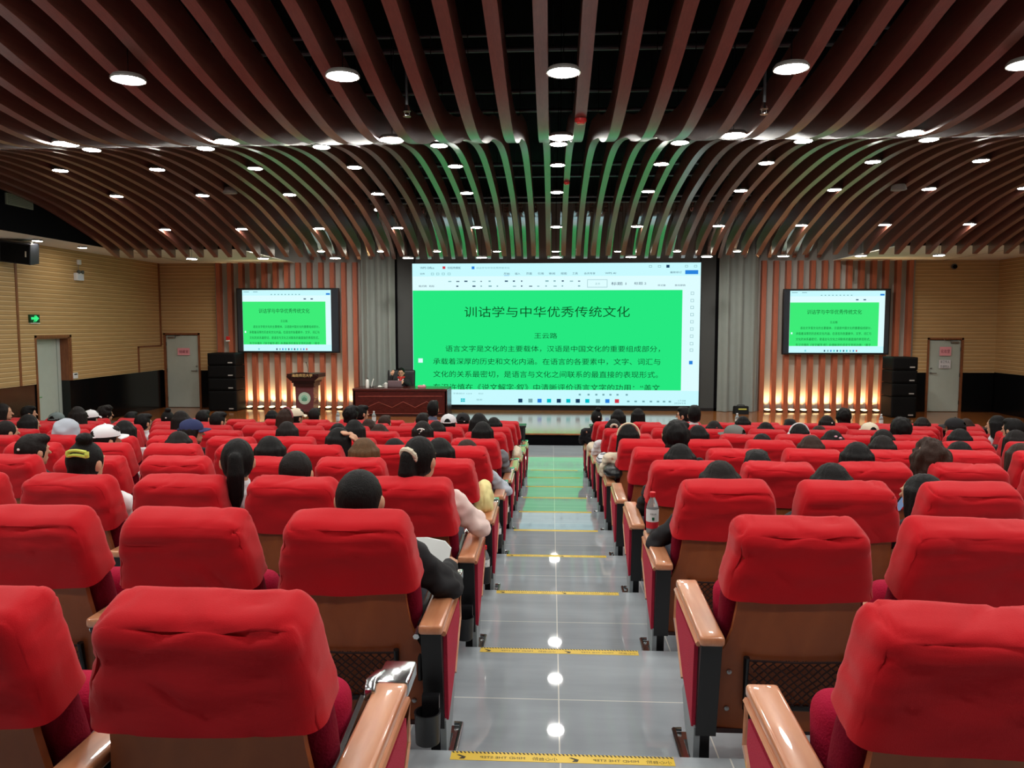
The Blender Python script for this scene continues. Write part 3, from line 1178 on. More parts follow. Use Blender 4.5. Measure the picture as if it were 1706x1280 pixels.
def stack(px0, px1, ys, side, Y):
    a, b = at(px0, ys[-1], Y), at(px1, ys[0], Y)
    x, W = (a.x + b.x) / 2, b.x - a.x
    zs = [at((px0 + px1) / 2, v, Y).z for v in ys]
    zs[-1] = ST
    names = ['topmost', 'second from the top', 'third from the top', 'big bottom']
    for i in range(4):
        h = zs[i] - zs[i + 1] - 0.012
        t = thing('stage_speaker', 'black stage speaker %s of the screens, %s of its stack' % (side, names[i]) if i < 3 else
                  'tall black bass speaker at the foot of the stack %s of the screens' % side, 'speaker', (x, Y, zs[i + 1] + 0.004), group='stacked stage speakers')
        MB().rbox((0, 0.3, h / 2), (W, 0.6, h), 0.015, 2).build('cabinet', M_SPK, t)
        mb = MB().rbox((0, -0.005, h / 2), (W - 0.05, 0.03, h - 0.05), 0.012, 2)
        if i < 3:
            mb.box(-W / 2 + 0.03, W / 2 - 0.03, -0.03, -0.02, h * 0.04, h * 0.06)
        mb.build('grille', M_GRILL, t)
        MB().box(W / 2 - 0.2, W / 2 - 0.08, -0.026, -0.02, 0.055, 0.085).build('badge', M_LOGO, t, smooth=0)
        MB().box(-W / 2 + 0.02, W / 2 - 0.02, 0.02, 0.5, -0.008, 0.0).build('rubber_foot', M_BLACK, t, smooth=0)


stack(348, 392, [588, 609, 630, 651, 686], 'left', 19.75)
stack(1484, 1530, [595, 617, 639, 661, 697], 'right', 19.2)

# ------------------------------------------------------------------ lectern with emblem and gilded lettering
M_MAH = wood('mahogany', (84, 26, 22), (58, 16, 14), rough=0.22, stretch=(3, 3, 12), spec=0.6)
M_MAHD = wood('dark_mahogany', (52, 16, 13), (36, 10, 9), rough=0.3, stretch=(12, 3, 3))
M_MAHL = wood('lectern_panel', (110, 64, 68), (98, 54, 58), rough=0.25, stretch=(2, 2, 9))
M_GOLD = mat('gilt', (240, 206, 140), rough=0.5)
YP = 18.9
p0 = at(508, 694, YP)
t = thing('lectern', 'dark red wooden lectern with gilded writing and a round green emblem', 'lectern', (p0.x, YP, ST))
k = YP / 1280
MB().box(-16.6 * k, 16.6 * k, -0.03, 0.5, 0, 0.1).build('plinth', M_MAHD, t, smooth=0)
mb = MB()
mb.prism([(-15 * k, 0.1), (15 * k, 0.1), (15.8 * k, 0.74), (-15.8 * k, 0.74)], lambda u, v, ww: Vector((u, ww, v)), 0.0, 0.42)
mb.build('body', M_MAHL, t, smooth=0)
mb = MB()
mb.box(-17.5 * k, 17.5 * k, -0.05, 0.46, 0.74, 0.83)
mb.box(-20 * k, 20 * k, -0.08, 0.5, 0.83, 0.88)
mb.prism([(-20 * k, 0.88), (20 * k, 0.88), (27 * k, 0.97), (27 * k, 1.06), (-27 * k, 1.06), (-27 * k, 0.97)], lambda u, v, ww: Vector((u, ww, v)), -0.12, 0.5)
mb.build('cornice', M_MAHD, t, smooth=0)
mb = MB()
n = 14
pl = [(-27 * k + 54 * k * i / n, 1.0 + 0.1 * math.sin(math.pi * i / n) ** 0.7) for i in range(n + 1)] + [(27 * k, 0.98), (-27 * k, 0.98)]
mb.prism(pl, lambda u, v, ww: Vector((u, ww, v)), -0.15, -0.1)
mb.build('crest_board', M_MAHD, t, smooth=0)
mb = MB()
put_text(mb, '海南师范大学', lambda u, v: Vector((u, -0.154, v)), -17.5 * k, 17.5 * k, 0.985, 1.065)
mb.build('gilded_lettering', M_GOLD, t, smooth=0)
mb = MB()
disc = lambda r, y, mi: mb.lathe([(r, 0), (r, 0.008)], 36, tf=lambda p: Vector((p.x, y - p.z, 0.44 + p.y)), mi=mi)
disc(10.6 * k, 0.0, 0)
disc(10.0 * k, -0.002, 1)
disc(6.2 * k, -0.004, 2)
for i in range(5):
    q = (-0.05 + 0.025 * i)
    mb.box(q - 0.006, q + 0.006, -0.018, -0.01, 0.40, 0.48 - abs(q) * 0.7, 3)
mb.box(-0.065, 0.065, -0.018, -0.01, 0.385, 0.398, 3)
for i in range(26):
    a = 2 * math.pi * i / 26
    c = Vector((math.cos(a) * 8.2 * k, -0.012, 0.44 + math.sin(a) * 8.2 * k))
    mb.box(c.x - 0.006, c.x + 0.006, -0.014, -0.009, c.z - 0.006, c.z + 0.006, 3)
mb.build('emblem', [mat('emblem_rim', (120, 160, 140), rough=0.4), mat('emblem_white', (206, 222, 208), rough=0.4), mat('emblem_mint', (150, 204, 180), rough=0.4),
                    mat('emblem_green', (40, 120, 92), rough=0.4)], t, smooth=0)
mb = MB().tube([(0.05, 0.2, 1.04), (0.05, 0.16, 1.2), (0.05, 0.05, 1.32)], 0.006, 6)
mb.ball((0.05, 0.03, 1.335), (0.014, 0.02, 0.014), 8)
mb.build('microphone', M_DARK, t)

# ------------------------------------------------------------------ speaker's desk
YD = 18.85
a, b = at(590, 694, YD), at(743, 648, YD)
dz = b.z - ST
xc, W = (a.x + b.x) / 2, b.x - a.x
t = thing('lecture_desk', 'long dark red desk on the stage with a zigzag moulding', 'desk', (xc, YD, ST))
MB().rbox((0, 0.4, dz - 0.03), (W + 0.06, 0.86, 0.06), 0.012, 3).build('desk_top', M_MAH, t)
mb = MB().box(-W / 2, W / 2, 0.0, 0.04, 0.07, dz - 0.06)
mb.build('front_panel', M_MAH, t, smooth=0)
for s in (-1, 1):
    MB().box(s * W / 2 - 0.03, s * W / 2 + 0.03, 0.0, 0.8, 0.0, dz - 0.06).build('side_panel', M_MAHD, t, smooth=0)
MB().box(-W / 2 - 0.02, W / 2 + 0.02, -0.03, 0.05, 0.0, 0.07).build('plinth', M_MAHD, t, smooth=0)
M_MOLD = wood('desk_moulding', (150, 76, 66), (128, 58, 50), rough=0.2, stretch=(6, 6, 6))
mb = MB()
f = dz - 0.06
zz = [(-0.74 * W / 2, 0.33 * f), (-0.46 * W / 2, 0.56 * f), (-0.17 * W / 2, 0.35 * f), (0.07 * W / 2, 0.58 * f), (0.33 * W / 2, 0.36 * f), (0.58 * W / 2, 0.59 * f), (0.76 * W / 2, 0.40 * f)]
mb.tube([(x, -0.004, z) for x, z in zz], 0.009, 6)
mb.tube([(-0.90 * W / 2, -0.004, 0.78 * f), (0.92 * W / 2, -0.004, 0.80 * f)], 0.011, 6)
mb.tube([(-0.90 * W / 2, -0.004, 0.10 * f), (0.92 * W / 2, -0.004, 0.12 * f)], 0.009, 6)
mb.build('moulding', M_MOLD, t)
DZ = ST + dz
# things on the desk
M_CER = mat('white_porcelain', (236, 236, 232), rough=0.2)
M_SILV = mat('laptop_lid', (132, 112, 118), rough=0.35, metal=0.3)
px = lambda x, y, yy: at(x, y, yy)
q = px(658, 640, YD + 0.35)
t = thing('laptop', 'open grey laptop facing the lecturer on the stage desk', 'laptop', (q.x, YD + 0.35, DZ))
MB().rbox((0, 0.12, 0.012), (0.34, 0.24, 0.018), 0.008, 3).build('keyboard_base', M_SILV, t)
MB().rbox((0, 0.0, 0.095), (0.35, 0.012, 0.16), 0.006, 3, tf=lambda p: Vector((p.x, p.y - (p.z - 0.015) * 0.18, p.z))).build('lid', M_SILV, t)
q = px(612, 640, YD + 0.3)
t = thing('tea_flask', 'slim white flask at the left end of the stage desk', 'flask', (q.x, YD + 0.3, DZ))
MB().lathe([(0.04, 0), (0.042, 0.01), (0.042, 0.17), (0.03, 0.2), (0.02, 0.21)], 18).build('flask_body', M_CER, t)
MB().lathe([(0.024, 0.205), (0.024, 0.24), (0.01, 0.25)], 16).build('stopper', M_STEEL, t)
q = px(619, 640, YD + 0.35)
t = thing('microphone', 'white slanting desk microphone beside the slim flask', 'microphone', (q.x, YD + 0.35, DZ))
MB().lathe([(0.05, 0), (0.05, 0.015), (0.03, 0.02)], 16).build('stand', M_DARK, t)
MB().tube([(0, 0, 0.015), (0.02, 0, 0.12), (0.055, 0, 0.22)], 0.012, 8).build('stem', M_CER, t)
q = px(633, 648, YD + 0.3)
t = thing('saucer', 'small white dish with a lid on the stage desk', 'dish', (q.x, YD + 0.3, DZ))
MB().lathe([(0.04, 0), (0.09, 0.012), (0.092, 0.016), (0.04, 0.008)], 22).build('dish', M_CER, t)
MB().ball((0, 0, 0.03), (0.05, 0.05, 0.025), 10).build('lid', M_CER, t)
q = px(643, 645, YD + 0.28)
t = thing('tea_cup', 'white lidded tea cup beside the laptop', 'cup', (q.x, YD + 0.28, DZ))
MB().lathe([(0.032, 0), (0.042, 0.02), (0.044, 0.10), (0.046, 0.105)], 20).build('cup_body', M_CER, t)
MB().lathe([(0.048, 0.105), (0.03, 0.122), (0.008, 0.128), (0.01, 0.14)], 18).build('lid', M_CER, t)
MB().tube([(-0.042, 0, 0.085), (-0.075, 0, 0.08), (-0.078, 0, 0.045), (-0.044, 0, 0.03)], 0.007, 8).build('handle', M_CER, t)
q = px(703, 645, YD + 0.35)
t = thing('tissue_box', 'pink tissue packet on the right half of the stage desk', 'tissue box', (q.x, YD + 0.35, DZ))
MB().rbox((0, 0, 0.03), (0.2, 0.11, 0.06), 0.015, 3).build('packet', mat('tissue_pink', (222, 150, 160), rough=0.5), t)
MB().ball((0.05, -0.01, 0.066), (0.03, 0.02, 0.014), 8).build('tissue', M_CER, t)

# office chair behind the desk
q = at(667, 640, YD + 1.3)
t = thing('office_chair', 'high-backed black leather chair behind the stage desk', 'chair', (q.x, YD + 1.2, ST))
M_LEA = mat('black_leather', (24, 26, 28), rough=0.4)
MB().rbox((0, 0.22, 0.80), (0.74, 0.11, 0.56), 0.045, 4, tf=lambda p: Vector((p.x, p.y + (p.z - 0.5) * 0.12, p.z))).build('backrest', M_LEA, t)
MB().rbox((0, -0.02, 0.43), (0.54, 0.5, 0.1), 0.04, 4).build('seat', M_LEA, t)
MB().lathe([(0.03, 0.08), (0.03, 0.42)], 12).build('column', M_DARK, t)
mb = MB()
for i in range(5):
    a = 2 * math.pi * i / 5
    mb.tube([(0, 0, 0.1), (0.28 * math.cos(a), 0.28 * math.sin(a), 0.06)], 0.02, 8)
mb.build('base', M_DARK, t)
for i in range(5):
    a = 2 * math.pi * i / 5
    MB().lathe([(0.03, -0.02), (0.03, 0.02)], 12, tf=lambda p: Vector((0.28 * math.cos(a) + p.x, 0.28 * math.sin(a) + p.z, 0.03 + p.y))).build('caster', M_BLACK, t)
for s in (-1, 1):
    MB().tube([(s * 0.29, 0.2, 0.5), (s * 0.29, 0.2, 0.68), (s * 0.29, -0.15, 0.68), (s * 0.29, -0.18, 0.5)], 0.02, 8).build('armrest', M_DARK, t)

# black stage monitor bag at the right curtain
q = at(1234, 684, 19.9)
t = thing('stage_monitor', 'low black stage monitor with yellow marking by the right curtain', 'speaker', (q.x, 19.9, ST))
MB().prism([(-0.16, 0), (0.16, 0), (0.12, 0.16), (0.05, 0.2), (-0.12, 0.2)], lambda u, v, ww: Vector((ww, u, v)), -0.17, 0.17).build('cabinet', M_SPK, t, smooth=0)
MB().box(-0.09, 0.11, -0.155, -0.14, 0.12, 0.15).build('yellow_marking', mat('label_yellow', (206, 206, 96), rough=0.5), t, smooth=0)
MB().tube([(-0.1, 0, 0.2), (-0.08, 0, 0.225), (0.08, 0, 0.225), (0.1, 0, 0.2)], 0.01, 6).build('handle', M_DARK, t)

# ------------------------------------------------------------------ wall fittings
q = at(380, 565, YF - 0.18)
t = thing('fire_alarm', 'red fire alarm box with white plate above the left speaker stack', 'fire alarm', q)
MB().rbox((0, 0, 0.02), (0.1, 0.05, 0.1), 0.012, 2).build('alarm_body', M_RED, t)
MB().box(-0.05, 0.05, -0.03, 0.0, -0.06, -0.03).build('name_plate', M_CER, t, smooth=0)
q = at(1516, 569, YF - 0.03)
t = thing('fire_alarm', 'small red fire alarm buttons beside the right slatted bay', 'fire alarm', q)
MB().rbox((0, 0, 0.05), (0.05, 0.04, 0.05), 0.01, 2).build('alarm_body', M_RED, t)
MB().rbox((0, 0, -0.03), (0.05, 0.04, 0.05), 0.01, 2).build('call_button', M_RED, t)
q = at(1479, 600, YF - 0.2)
t = thing('wall_socket', 'small pale switch plate under the right television', 'switch', q)
MB().rbox((0, 0, 0), (0.09, 0.03, 0.09), 0.008, 2).build('plate', mat('plate_cream', (226, 206, 196), rough=0.5), t)
MB().box(-0.02, 0.02, -0.02, -0.012, -0.03, 0.03).build('rocker', M_CER, t, smooth=0)
q = at(1590, 444, YF - 0.04)
t = thing('dome_camera', 'small dark security camera high on the tan wall above the right door', 'camera', q)
MB().lathe([(0.07, -0.02), (0.07, 0.02)], 18, tf=lambda p: Vector((p.x, p.z, p.y))).build('mount', M_PIPE, t)
MB().ball((0, -0.04, -0.01), (0.05, 0.05, 0.05), 10).build('dome', M_BLACK, t)


def on_left(px, py):
    y = yl(px)
    p = at(px, py, y)
    return Vector((XL, p.y, p.z))


G_EXIT = glow('exit_green', (60, 230, 130), 1.1)
p, p2 = on_left(47.5, 531), on_left(63.5, 531)
L = p2.y - p.y
t = thing('exit_sign', 'lit green exit sign above the recessed left door', 'exit sign', (XL, (p.y + p2.y) / 2, p.z))
MB().rbox((0.02, 0, 0), (0.05, L, 0.17), 0.008, 2).build('housing', mat('exit_dark', (16, 70, 36), rough=0.4), t)
mb = MB()
fx = 0.047
S = lambda u, v: Vector((fx, u, v))
quad(mb, S, -L * 0.42, L * 0.1, -0.02, 0.03, 0)
mb.add([S(L * 0.06, -0.065), S(L * 0.42, 0.005), S(L * 0.06, 0.075)], [(0, 1, 2)], 0)
mb.ball((fx, -L * 0.02, 0.045), (0.002, 0.02, 0.02), 8)
mb.add([S(-L * 0.12, 0.03), S(L * 0.0, -0.07), S(L * 0.06, -0.06), S(-L * 0.04, 0.03)], [(0, 1, 2, 3)], 0)
mb.add([S(-L * 0.1, -0.02), S(-L * 0.2, -0.07), S(-L * 0.14, -0.075), S(-L * 0.02, -0.02)], [(0, 1, 2, 3)], 0)
mb.build('pictogram', G_EXIT, t, smooth=0)
MB().box(0.0, 0.046, -L / 2, L / 2, -0.1, -0.088).build('base_rail', M_CER, t, smooth=0)

p = on_left(132, 460)
t = thing('emergency_light', 'small white emergency light box high on the left wall', 'emergency light', p)
MB().rbox((0.04, 0, -0.02), (0.09, 0.26, 0.17), 0.015, 3).build('battery_box', mat('white_plastic', (214, 216, 220), rough=0.4), t)
MB().box(0.086, 0.088, -0.1, 0.1, -0.09, 0.02).build('front_plate', mat('plate_blue_white', (200, 210, 226), rough=0.4), t, smooth=0)
for s in (-1, 1):
    MB().lathe([(0.025, 0), (0.045, 0.05)], 14, tf=lambda p: Vector((0.05 + p.z, s * 0.07 + p.x, 0.09 + p.y))).build('lamp_head', M_PIPE, t)
q = on_left(134, 437)
t = thing('wall_sensor', 'tiny white box on the left wall above the emergency light', 'sensor', q)
MB().rbox((0.03, 0, 0), (0.06, 0.09, 0.11), 0.01, 2).build('sensor_body', MATS['white_plastic'], t)
MB().tube([(0.01, 0.0, -0.05), (0.01, 0.0, q.z * 0 - 0.24)], 0.006, 5).build('cable', M_RING, t)
p = on_left(121, 626)
t = thing('thermostat', 'small white thermostat with a dark display on the left wall', 'thermostat', p)
MB().rbox((0.012, 0, 0), (0.024, 0.17, 0.13), 0.008, 2).build('plate', MATS['white_plastic'], t)
MB().box(0.023, 0.026, -0.055, 0.055, 0.015, 0.045).build('display', M_DARK, t, smooth=0)

# hanging wall speaker at the upper left
Yh = 14.6
p, p2 = at(-30, 419, Yh), at(58, 421, Yh)
t = thing('wall_speaker', 'black loudspeaker on a bracket below the left soffit', 'speaker', (at(22, 420, Yh).x, Yh, at(22, 420, Yh).z), (R(9), R(7), R(8)))
MB().prism([(-0.5, -0.12), (0.38, -0.12), (0.38, 0.2), (-0.2, 0.36), (-0.5, 0.2)], lambda u, v, ww: Vector((u, v, ww)), -0.2, 0.2).build('cabinet', mat('speaker_slate', (38, 40, 50), rough=0.5), t, smooth=0)
MB().box(-0.16, 0.36, -0.135, -0.12, -0.18, 0.18).build('grille', M_GRILL, t, smooth=0)
MB().box(0.29, 0.315, -0.142, -0.134, -0.05, 0.06).build('badge', M_LOGO, t, smooth=0)
mb = MB().box(-0.3, 0.34, -0.02, 0.06, 0.2, 0.23)
mb.tube([(-0.1, 0.02, 0.22), (-0.1, 0.06, 0.42)], 0.02, 8)
mb.build('bracket', M_STEEL, t)
# ------------------------------------------------------------------ auditorium seats
M_COVER = cover_mat()
M_CRIM = mat('crimson_fabric', (118, 12, 38), rough=0.9, var=0.10, bump=0.3, bscale=160, spec=0.15)
M_SEATF = mat('seat_fabric', (160, 22, 54), rough=0.9, var=0.08, bump=0.3, bscale=180, spec=0.15)
M_SHELL = wood('seat_shell_wood', (156, 84, 44), (134, 68, 34), rough=0.42, stretch=(3, 3, 1.2), spec=0.35)
M_ARM = wood('arm_wood', (206, 144, 106), (188, 120, 82), rough=0.28, stretch=(9, 1.2, 9), spec=0.6, coat=0.8)
M_SIDE = mat('side_fabric', (176, 24, 58), rough=0.8, var=0.08, bump=0.4, bscale=220)
M_POST = mat('seat_frame_black', (16, 16, 19), rough=0.4)
M_PLAST = mat('side_plastic_grey', (126, 134, 138), rough=0.35)
M_CUP = mat('cup_black', (18, 18, 21), rough=0.35)
M_NET = mat('net_cord', (40, 14, 12), rough=0.8)


def rear_y(z):                 # rear face of the reclined back
    return 0.105 - 0.185 * (z - 0.15)


def shell_mesh():
    out = [(0.262, 0.16), (0.277, 0.20), (0.275, 0.40), (0.262, 0.455), (0.238, 0.505), (0.222, 0.56), (0.212, 0.64), (0.208, 0.70), (0.20, 0.87)]
    mb = MB()
    vs, fs = [], []
    for (hw, z) in out:
        for s in (-1, -0.94, -0.5, 0, 0.5, 0.94, 1):
            bulge = 0.018 * (1 - s * s) * max(0.0, min(1.0, (0.72 - z) / 0.25))
            vs.append((s * hw, rear_y(z) - bulge, z))
        for s in (-1, 1):
            vs.append((s * hw, rear_y(z) + 0.022, z))
    n = 9
    for i in range(len(out) - 1):
        a, b = i * n, (i + 1) * n
        for k in range(6):
            fs.append((a + k, a + k + 1, b + k + 1, b + k))
        fs.append((a + 7, b + 7, b + 0, a + 0))
        fs.append((a + 6, b + 6, b + 8, a + 8))
        fs.append((a + 8, b + 8, b + 7, a + 7))
    fs.append((0, 7, 8, 6, 5, 4, 3, 2, 1))
    t = (len(out) - 1) * n
    fs.append((t, t + 1, t + 2, t + 3, t + 4, t + 5, t + 6, t + 8, t + 7))
    mb.add(vs, fs)
    # red-brown foot strip
    mb.box(-0.262, 0.262, rear_y(0.16) - 0.012, rear_y(0.16) + 0.024, 0.145, 0.162, 1)
    return mb.mesh('back_shell', [M_SHELL, M_MAHD], smooth=50)


def pad_mesh():
    def tf(p):
        hw = 1.0 - 0.17 * max(0, (p.z - 0.64) / 0.33) ** 1.5 - 0.10 * max(0, (0.55 - p.z) / 0.2)
        belly = 0.02 * math.sin(math.pi * max(0, min(1, (p.z - 0.3) / 0.4)))
        return Vector((p.x * hw, p.y + rear_y(p.z) + (belly if p.y > 0.07 else 0), p.z))
    return MB().rbox((0, 0.088, 0.635), (0.50, 0.09, 0.56), 0.04, 4, tf=tf).mesh('backrest', M_CRIM)


def cover_mesh(seed):
    r = random.Random(seed)
    ox, oy = r.uniform(-9, 9), r.uniform(-9, 9)
    fold = r.uniform(0.7, 1.3)
    lean = r.uniform(-0.012, 0.012)

    def tf(p):
        x, y, z = p
        v = (z - 0.665) / 0.305
        hw = 1.0 - 0.12 * max(0, v) ** 1.6
        q = Vector((x * hw, y, z))
        back = (0.1575 - y) / 0.175                       # 1 at the rear edge
        nz = noise.noise(Vector((x * 3.2 + ox, y * 5 + oy, z * 9 + ox)))
        n2 = noise.noise(Vector((x * 5 + z * 7 + oy, y * 6, z * 17 - x * 6 + ox)))
        c1 = noise.noise(Vector((x * 2.4 + oy, y * 7, z * 11 + x * 3.5 + ox)))
        c2 = noise.noise(Vector((x * 2.0 - oy, y * 9 + 4, z * 9 - x * 4.5 - ox)))
        crease = math.exp(-(c1 / 0.05) ** 2) * max(0, 0.3 + nz) + math.exp(-(c2 / 0.045) ** 2) * max(0, 0.2 - nz)
        out = 0.0055 * nz + 0.0040 * n2 - 0.0075 * fold * crease
        # the top falls away towards the back
        q.z -= 0.046 * max(0, min(1, (v - 0.35) / 0.5)) * max(0, back) ** 1.2
        if y < 0.0:
            ed = min(abs(0.19 - abs(x)) if z < 0.915 else 9, abs(z - 0.927) if abs(x) < 0.192 else 9)
            q.y -= 0.005 * math.exp(-(ed / 0.007) ** 2) * (0.4 + 0.6 * abs(noise.noise(Vector((x * 4, z * 4, ox)))) * 2)
            q.y -= out * 1.2
        if v > 0.8:
            q.z += out * 1.5
        if abs(x) > 0.2:
            q.x += (1 if x > 0 else -1) * (out * 1.2 + 0.010 * max(0, 1 - v) ** 2)
        q.z += lean * x
        if v < 0.05:
            fl = 0.0035 * (1 - max(0, v) / 0.05)
            q.x += fl * (1 if x > 0 else -1) * (abs(x) > 0.2)
            q.y += fl * (-1 if y < 0.07 else 1)
            q.z += 0.008 * noise.noise(Vector((x * 5 + ox, y * 5 + oy, 3))) - 0.010 * (1 - min(1, (x / 0.2) ** 2))
        q.z += 0.06 * (1 - max(0, min(1, back))) * max(0, 1 - 2 * max(0, v))
        q.y += rear_y(q.z)
        return q
    mb = MB().rbox((0, 0.070, 0.7675), (0.50, 0.175, 0.405), 0.052, 6, tf=tf, drop=lambda c: c[2] < -0.082, seg=0.02)
    me = mb.mesh('seat_cover', M_COVER, smooth=70)
    # hem: a thin turned edge
    return me


def cushion_mesh(up):
    if up:
        tf = lambda p: Vector((p.x, p.y + 0.10 * (p.z - 0.45), p.z))
        return MB().rbox((0, 0.275, 0.455), (0.47, 0.13, 0.40), 0.055, 5, tf=tf).mesh('seat_cushion', M_SEATF)
    return MB().rbox((0, 0.39, 0.345), (0.47, 0.46, 0.10), 0.045, 5).mesh('seat_cushion', M_SEATF)


def pocket_meshes():
    Y = lambda z: rear_y(z) - 0.026
    z0, z1, hw = 0.262, 0.452, 0.172
    fr = MB()
    fr.tube([(-hw, Y(z1 + 0.01), z1 + 0.01), (-hw + 0.004, Y(z0), z0), (hw - 0.004, Y(z0), z0), (hw, Y(z1 + 0.01), z1 + 0.01)], 0.011, 8)
    net = MB()
    net.tube([(-hw, Y(z1) - 0.004, z1), (0, Y(z1) - 0.008, z1 - 0.004), (hw, Y(z1) - 0.004, z1)], 0.004, 5)
    n = 11
    st = 2 * hw / n
    hh = z1 - z0
    for d in (-1, 1):
        for i in range(-8, n + 9):
            a = -hw + i * st
            pts = []
            for k in range(9):
                z = z0 + hh * k / 8
                x = a + d * (z - z0) * 1.05
                if -hw <= x <= hw:
                    pts.append((x + 0.003 * math.sin(k * 2.1 + i), Y(z) - 0.003, z))
            if len(pts) > 1:
                net.tube(pts, 0.0026, 4, cap=False)
    return fr.mesh('pocket_frame', M_POST), net.mesh('pocket_net', M_NET)


def arm_meshes(kind):
    """kind: 'right' = aisle end of the right block, 'left' = aisle end of the left block, 'mid' = between two seats"""
    d = {}
    z = lambda y: 0.560 + 0.05 * (y - 0.1) if kind == 'right' else 0.572
    L1 = 0.46 if kind == 'right' else 0.43
    tf = lambda p: Vector((p.x, p.y, p.z + z(p.y)))
    d['armrest'] = MB().rbox((0, (L1 - 0.07) / 2, 0), (0.086, L1 + 0.07, 0.036), 0.012, 4, tf=tf).mesh('armrest', M_ARM)
    mb = MB()
    pl = [(-0.055, z(0) - 0.018), (L1 - 0.02, z(L1) - 0.018), (L1 - 0.03, 0.43), (0.24, 0.27), (0.11, 0.17), (0.02, 0.17)]
    mb.prism(pl, lambda u, v, ww: Vector((ww, u, v)), -0.036, 0.036)
    d['arm_panel'] = mb.mesh('arm_panel', M_POST, smooth=0)
    mb = MB()
    mb.box(-0.02, 0.022, 0.06, 0.15, 0.0, 0.2)
    mb.box(-0.03, 0.032, 0.03, 0.28, 0.0, 0.012)
    d['leg'] = mb.mesh('leg', M_POST, smooth=0)
    if kind != 'mid':
        s = -1 if kind == 'right' else 1
        fab = [(0.0, z(0) - 0.04), (L1 - 0.07, z(L1) - 0.045), (L1 - 0.06, 0.46), (0.22, 0.30), (0.03, 0.20)]
        fb = MB().prism(fab, lambda u, v, ww: Vector((ww, u, v)), s * 0.036, s * 0.05)
        d['side_panel'] = fb.mesh('side_panel', M_SIDE, smooth=0)
        tr = MB()
        ring = [(-0.045, z(0) - 0.02), (L1 - 0.025, z(L1) - 0.02), (L1 - 0.03, 0.44), (0.24, 0.28), (0.10, 0.185), (0.02, 0.17)]
        q = [(s * 0.044, y, zz) for y, zz in ring]
        tr.tube(q[:3] + q[3:4], 0.010, 6)
        d['edge_trim'] = tr.mesh('edge_trim', M_ARM)
        gp = [(0.02, 0.20), (0.215, 0.295), (0.27, 0.22), (0.20, 0.12), (0.10, 0.06), (0.03, 0.06)]
        d['lower_plate'] = MB().prism(gp, lambda u, v, ww: Vector((ww, u, v)), s * 0.02, s * 0.042).mesh('lower_plate', M_PLAST, smooth=0)
        fp = MB().tube([(s * 0.03, 0.06, 0.02), (s * 0.06, 0.06, 0.02), (s * 0.06, 0.34, 0.02), (s * 0.03, 0.34, 0.02)], 0.009, 6)
        fp.box(min(0, s * 0.06), max(0, s * 0.06), 0.06, 0.34, 0.0, 0.01)
        d['foot_plate'] = fp.mesh('foot_plate', M_CHROME)
    if kind == 'left':
        mb = MB().lathe([(0.036, 0.0), (0.042, 0.004), (0.046, 0.11), (0.047, 0.112), (0.041, 0.112), (0.038, 0.02), (0.001, 0.018)], 20, c=(-0.006, -0.10, 0.185), cap=False)
        mb.box(-0.03, 0.03, -0.075, -0.05, 0.2, 0.34)
        d['cup_holder'] = mb.mesh('cup_holder', M_CUP)
    if kind != 'right':
        mb = MB().rbox((0.0, 0.485, 0.572), (0.09, 0.13, 0.044), 0.008, 3)
        mb.rbox((-0.055, 0.42, 0.585), (0.03, 0.12, 0.03), 0.006, 2, tf=lambda p: Vector((p.x - 0.2 * (p.y - 0.42) if p.y < 0.42 else p.x + 0.25 * (p.y - 0.42), p.y, p.z)))
        mb.tube([(-0.062, 0.36, 0.575), (-0.062, 0.12, 0.545), (-0.062, 0.0, 0.52)], 0.012, 6)
        d['tablet_hinge'] = mb.mesh('tablet_hinge', M_CHROME)
        d['folded_tablet'] = MB().rbox((-0.058, 0.20, 0.44), (0.018, 0.30, 0.22), 0.007, 2).mesh('folded_tablet', M_POST)
    return d


ME_SHELL, ME_PAD = shell_mesh(), pad_mesh()
ME_COVER = [cover_mesh(s) for s in (11, 23, 37, 41, 59, 67)]
ME_UP, ME_DOWN = cushion_mesh(True), cushion_mesh(False)
ME_PF, ME_PN = pocket_meshes()
ARMS = {k: arm_meshes(k) for k in ('left', 'right', 'mid')}
mb = MB().lathe([(0.009, 0), (0.009, 0.006), (0.004, 0.008)], 12, tf=lambda p: Vector((p.x, -p.z, p.y)))
ME_BOLT = mb.mesh('bolt', M_STEEL)

XC = {'right': 0.862, 'left': -0.73}
SP = 0.589
SEATS = {}


def seat_x(side, k):
    return XC['right'] + SP * k if side == 'right' else XC['left'] - SP * k


def make_seat(side, r, k, taken):
    x, y, z = seat_x(side, k), row_y(r), row_z(r)
    lab = 'red covered auditorium seat, %s row from the camera, %s seat %s of the aisle' % (ORD[r], ORD[k + 1], side)
    t = thing('auditorium_seat', lab, 'seat', (x, y, z), group='auditorium seats')
    sh = obj('back_shell', ME_SHELL, t)
    obj('backrest', ME_PAD, t)
    obj('seat_cover', ME_COVER[(r * 7 + k * 3 + (side == 'left')) % 6], t)
    obj('seat_cushion', ME_DOWN if taken else ME_UP, t)
    if r <= 4:
        p = obj('net_pocket', ME_PF, sh)
        obj('pocket_net', ME_PN, sh)
        for s in (-1, 1):
            for zz in (0.245, 0.395):
                obj('bolt', ME_BOLT, sh, (s * 0.225, rear_y(zz) - 0.006, zz))
    kind = side if k == 0 else 'mid'
    ax = -0.31 if side == 'right' else 0.31
    if k:
        ax = -SP / 2 if side == 'right' else SP / 2
    for nm, me in ARMS[kind].items():
        obj(nm, me, t, (ax, 0, 0))
    return t


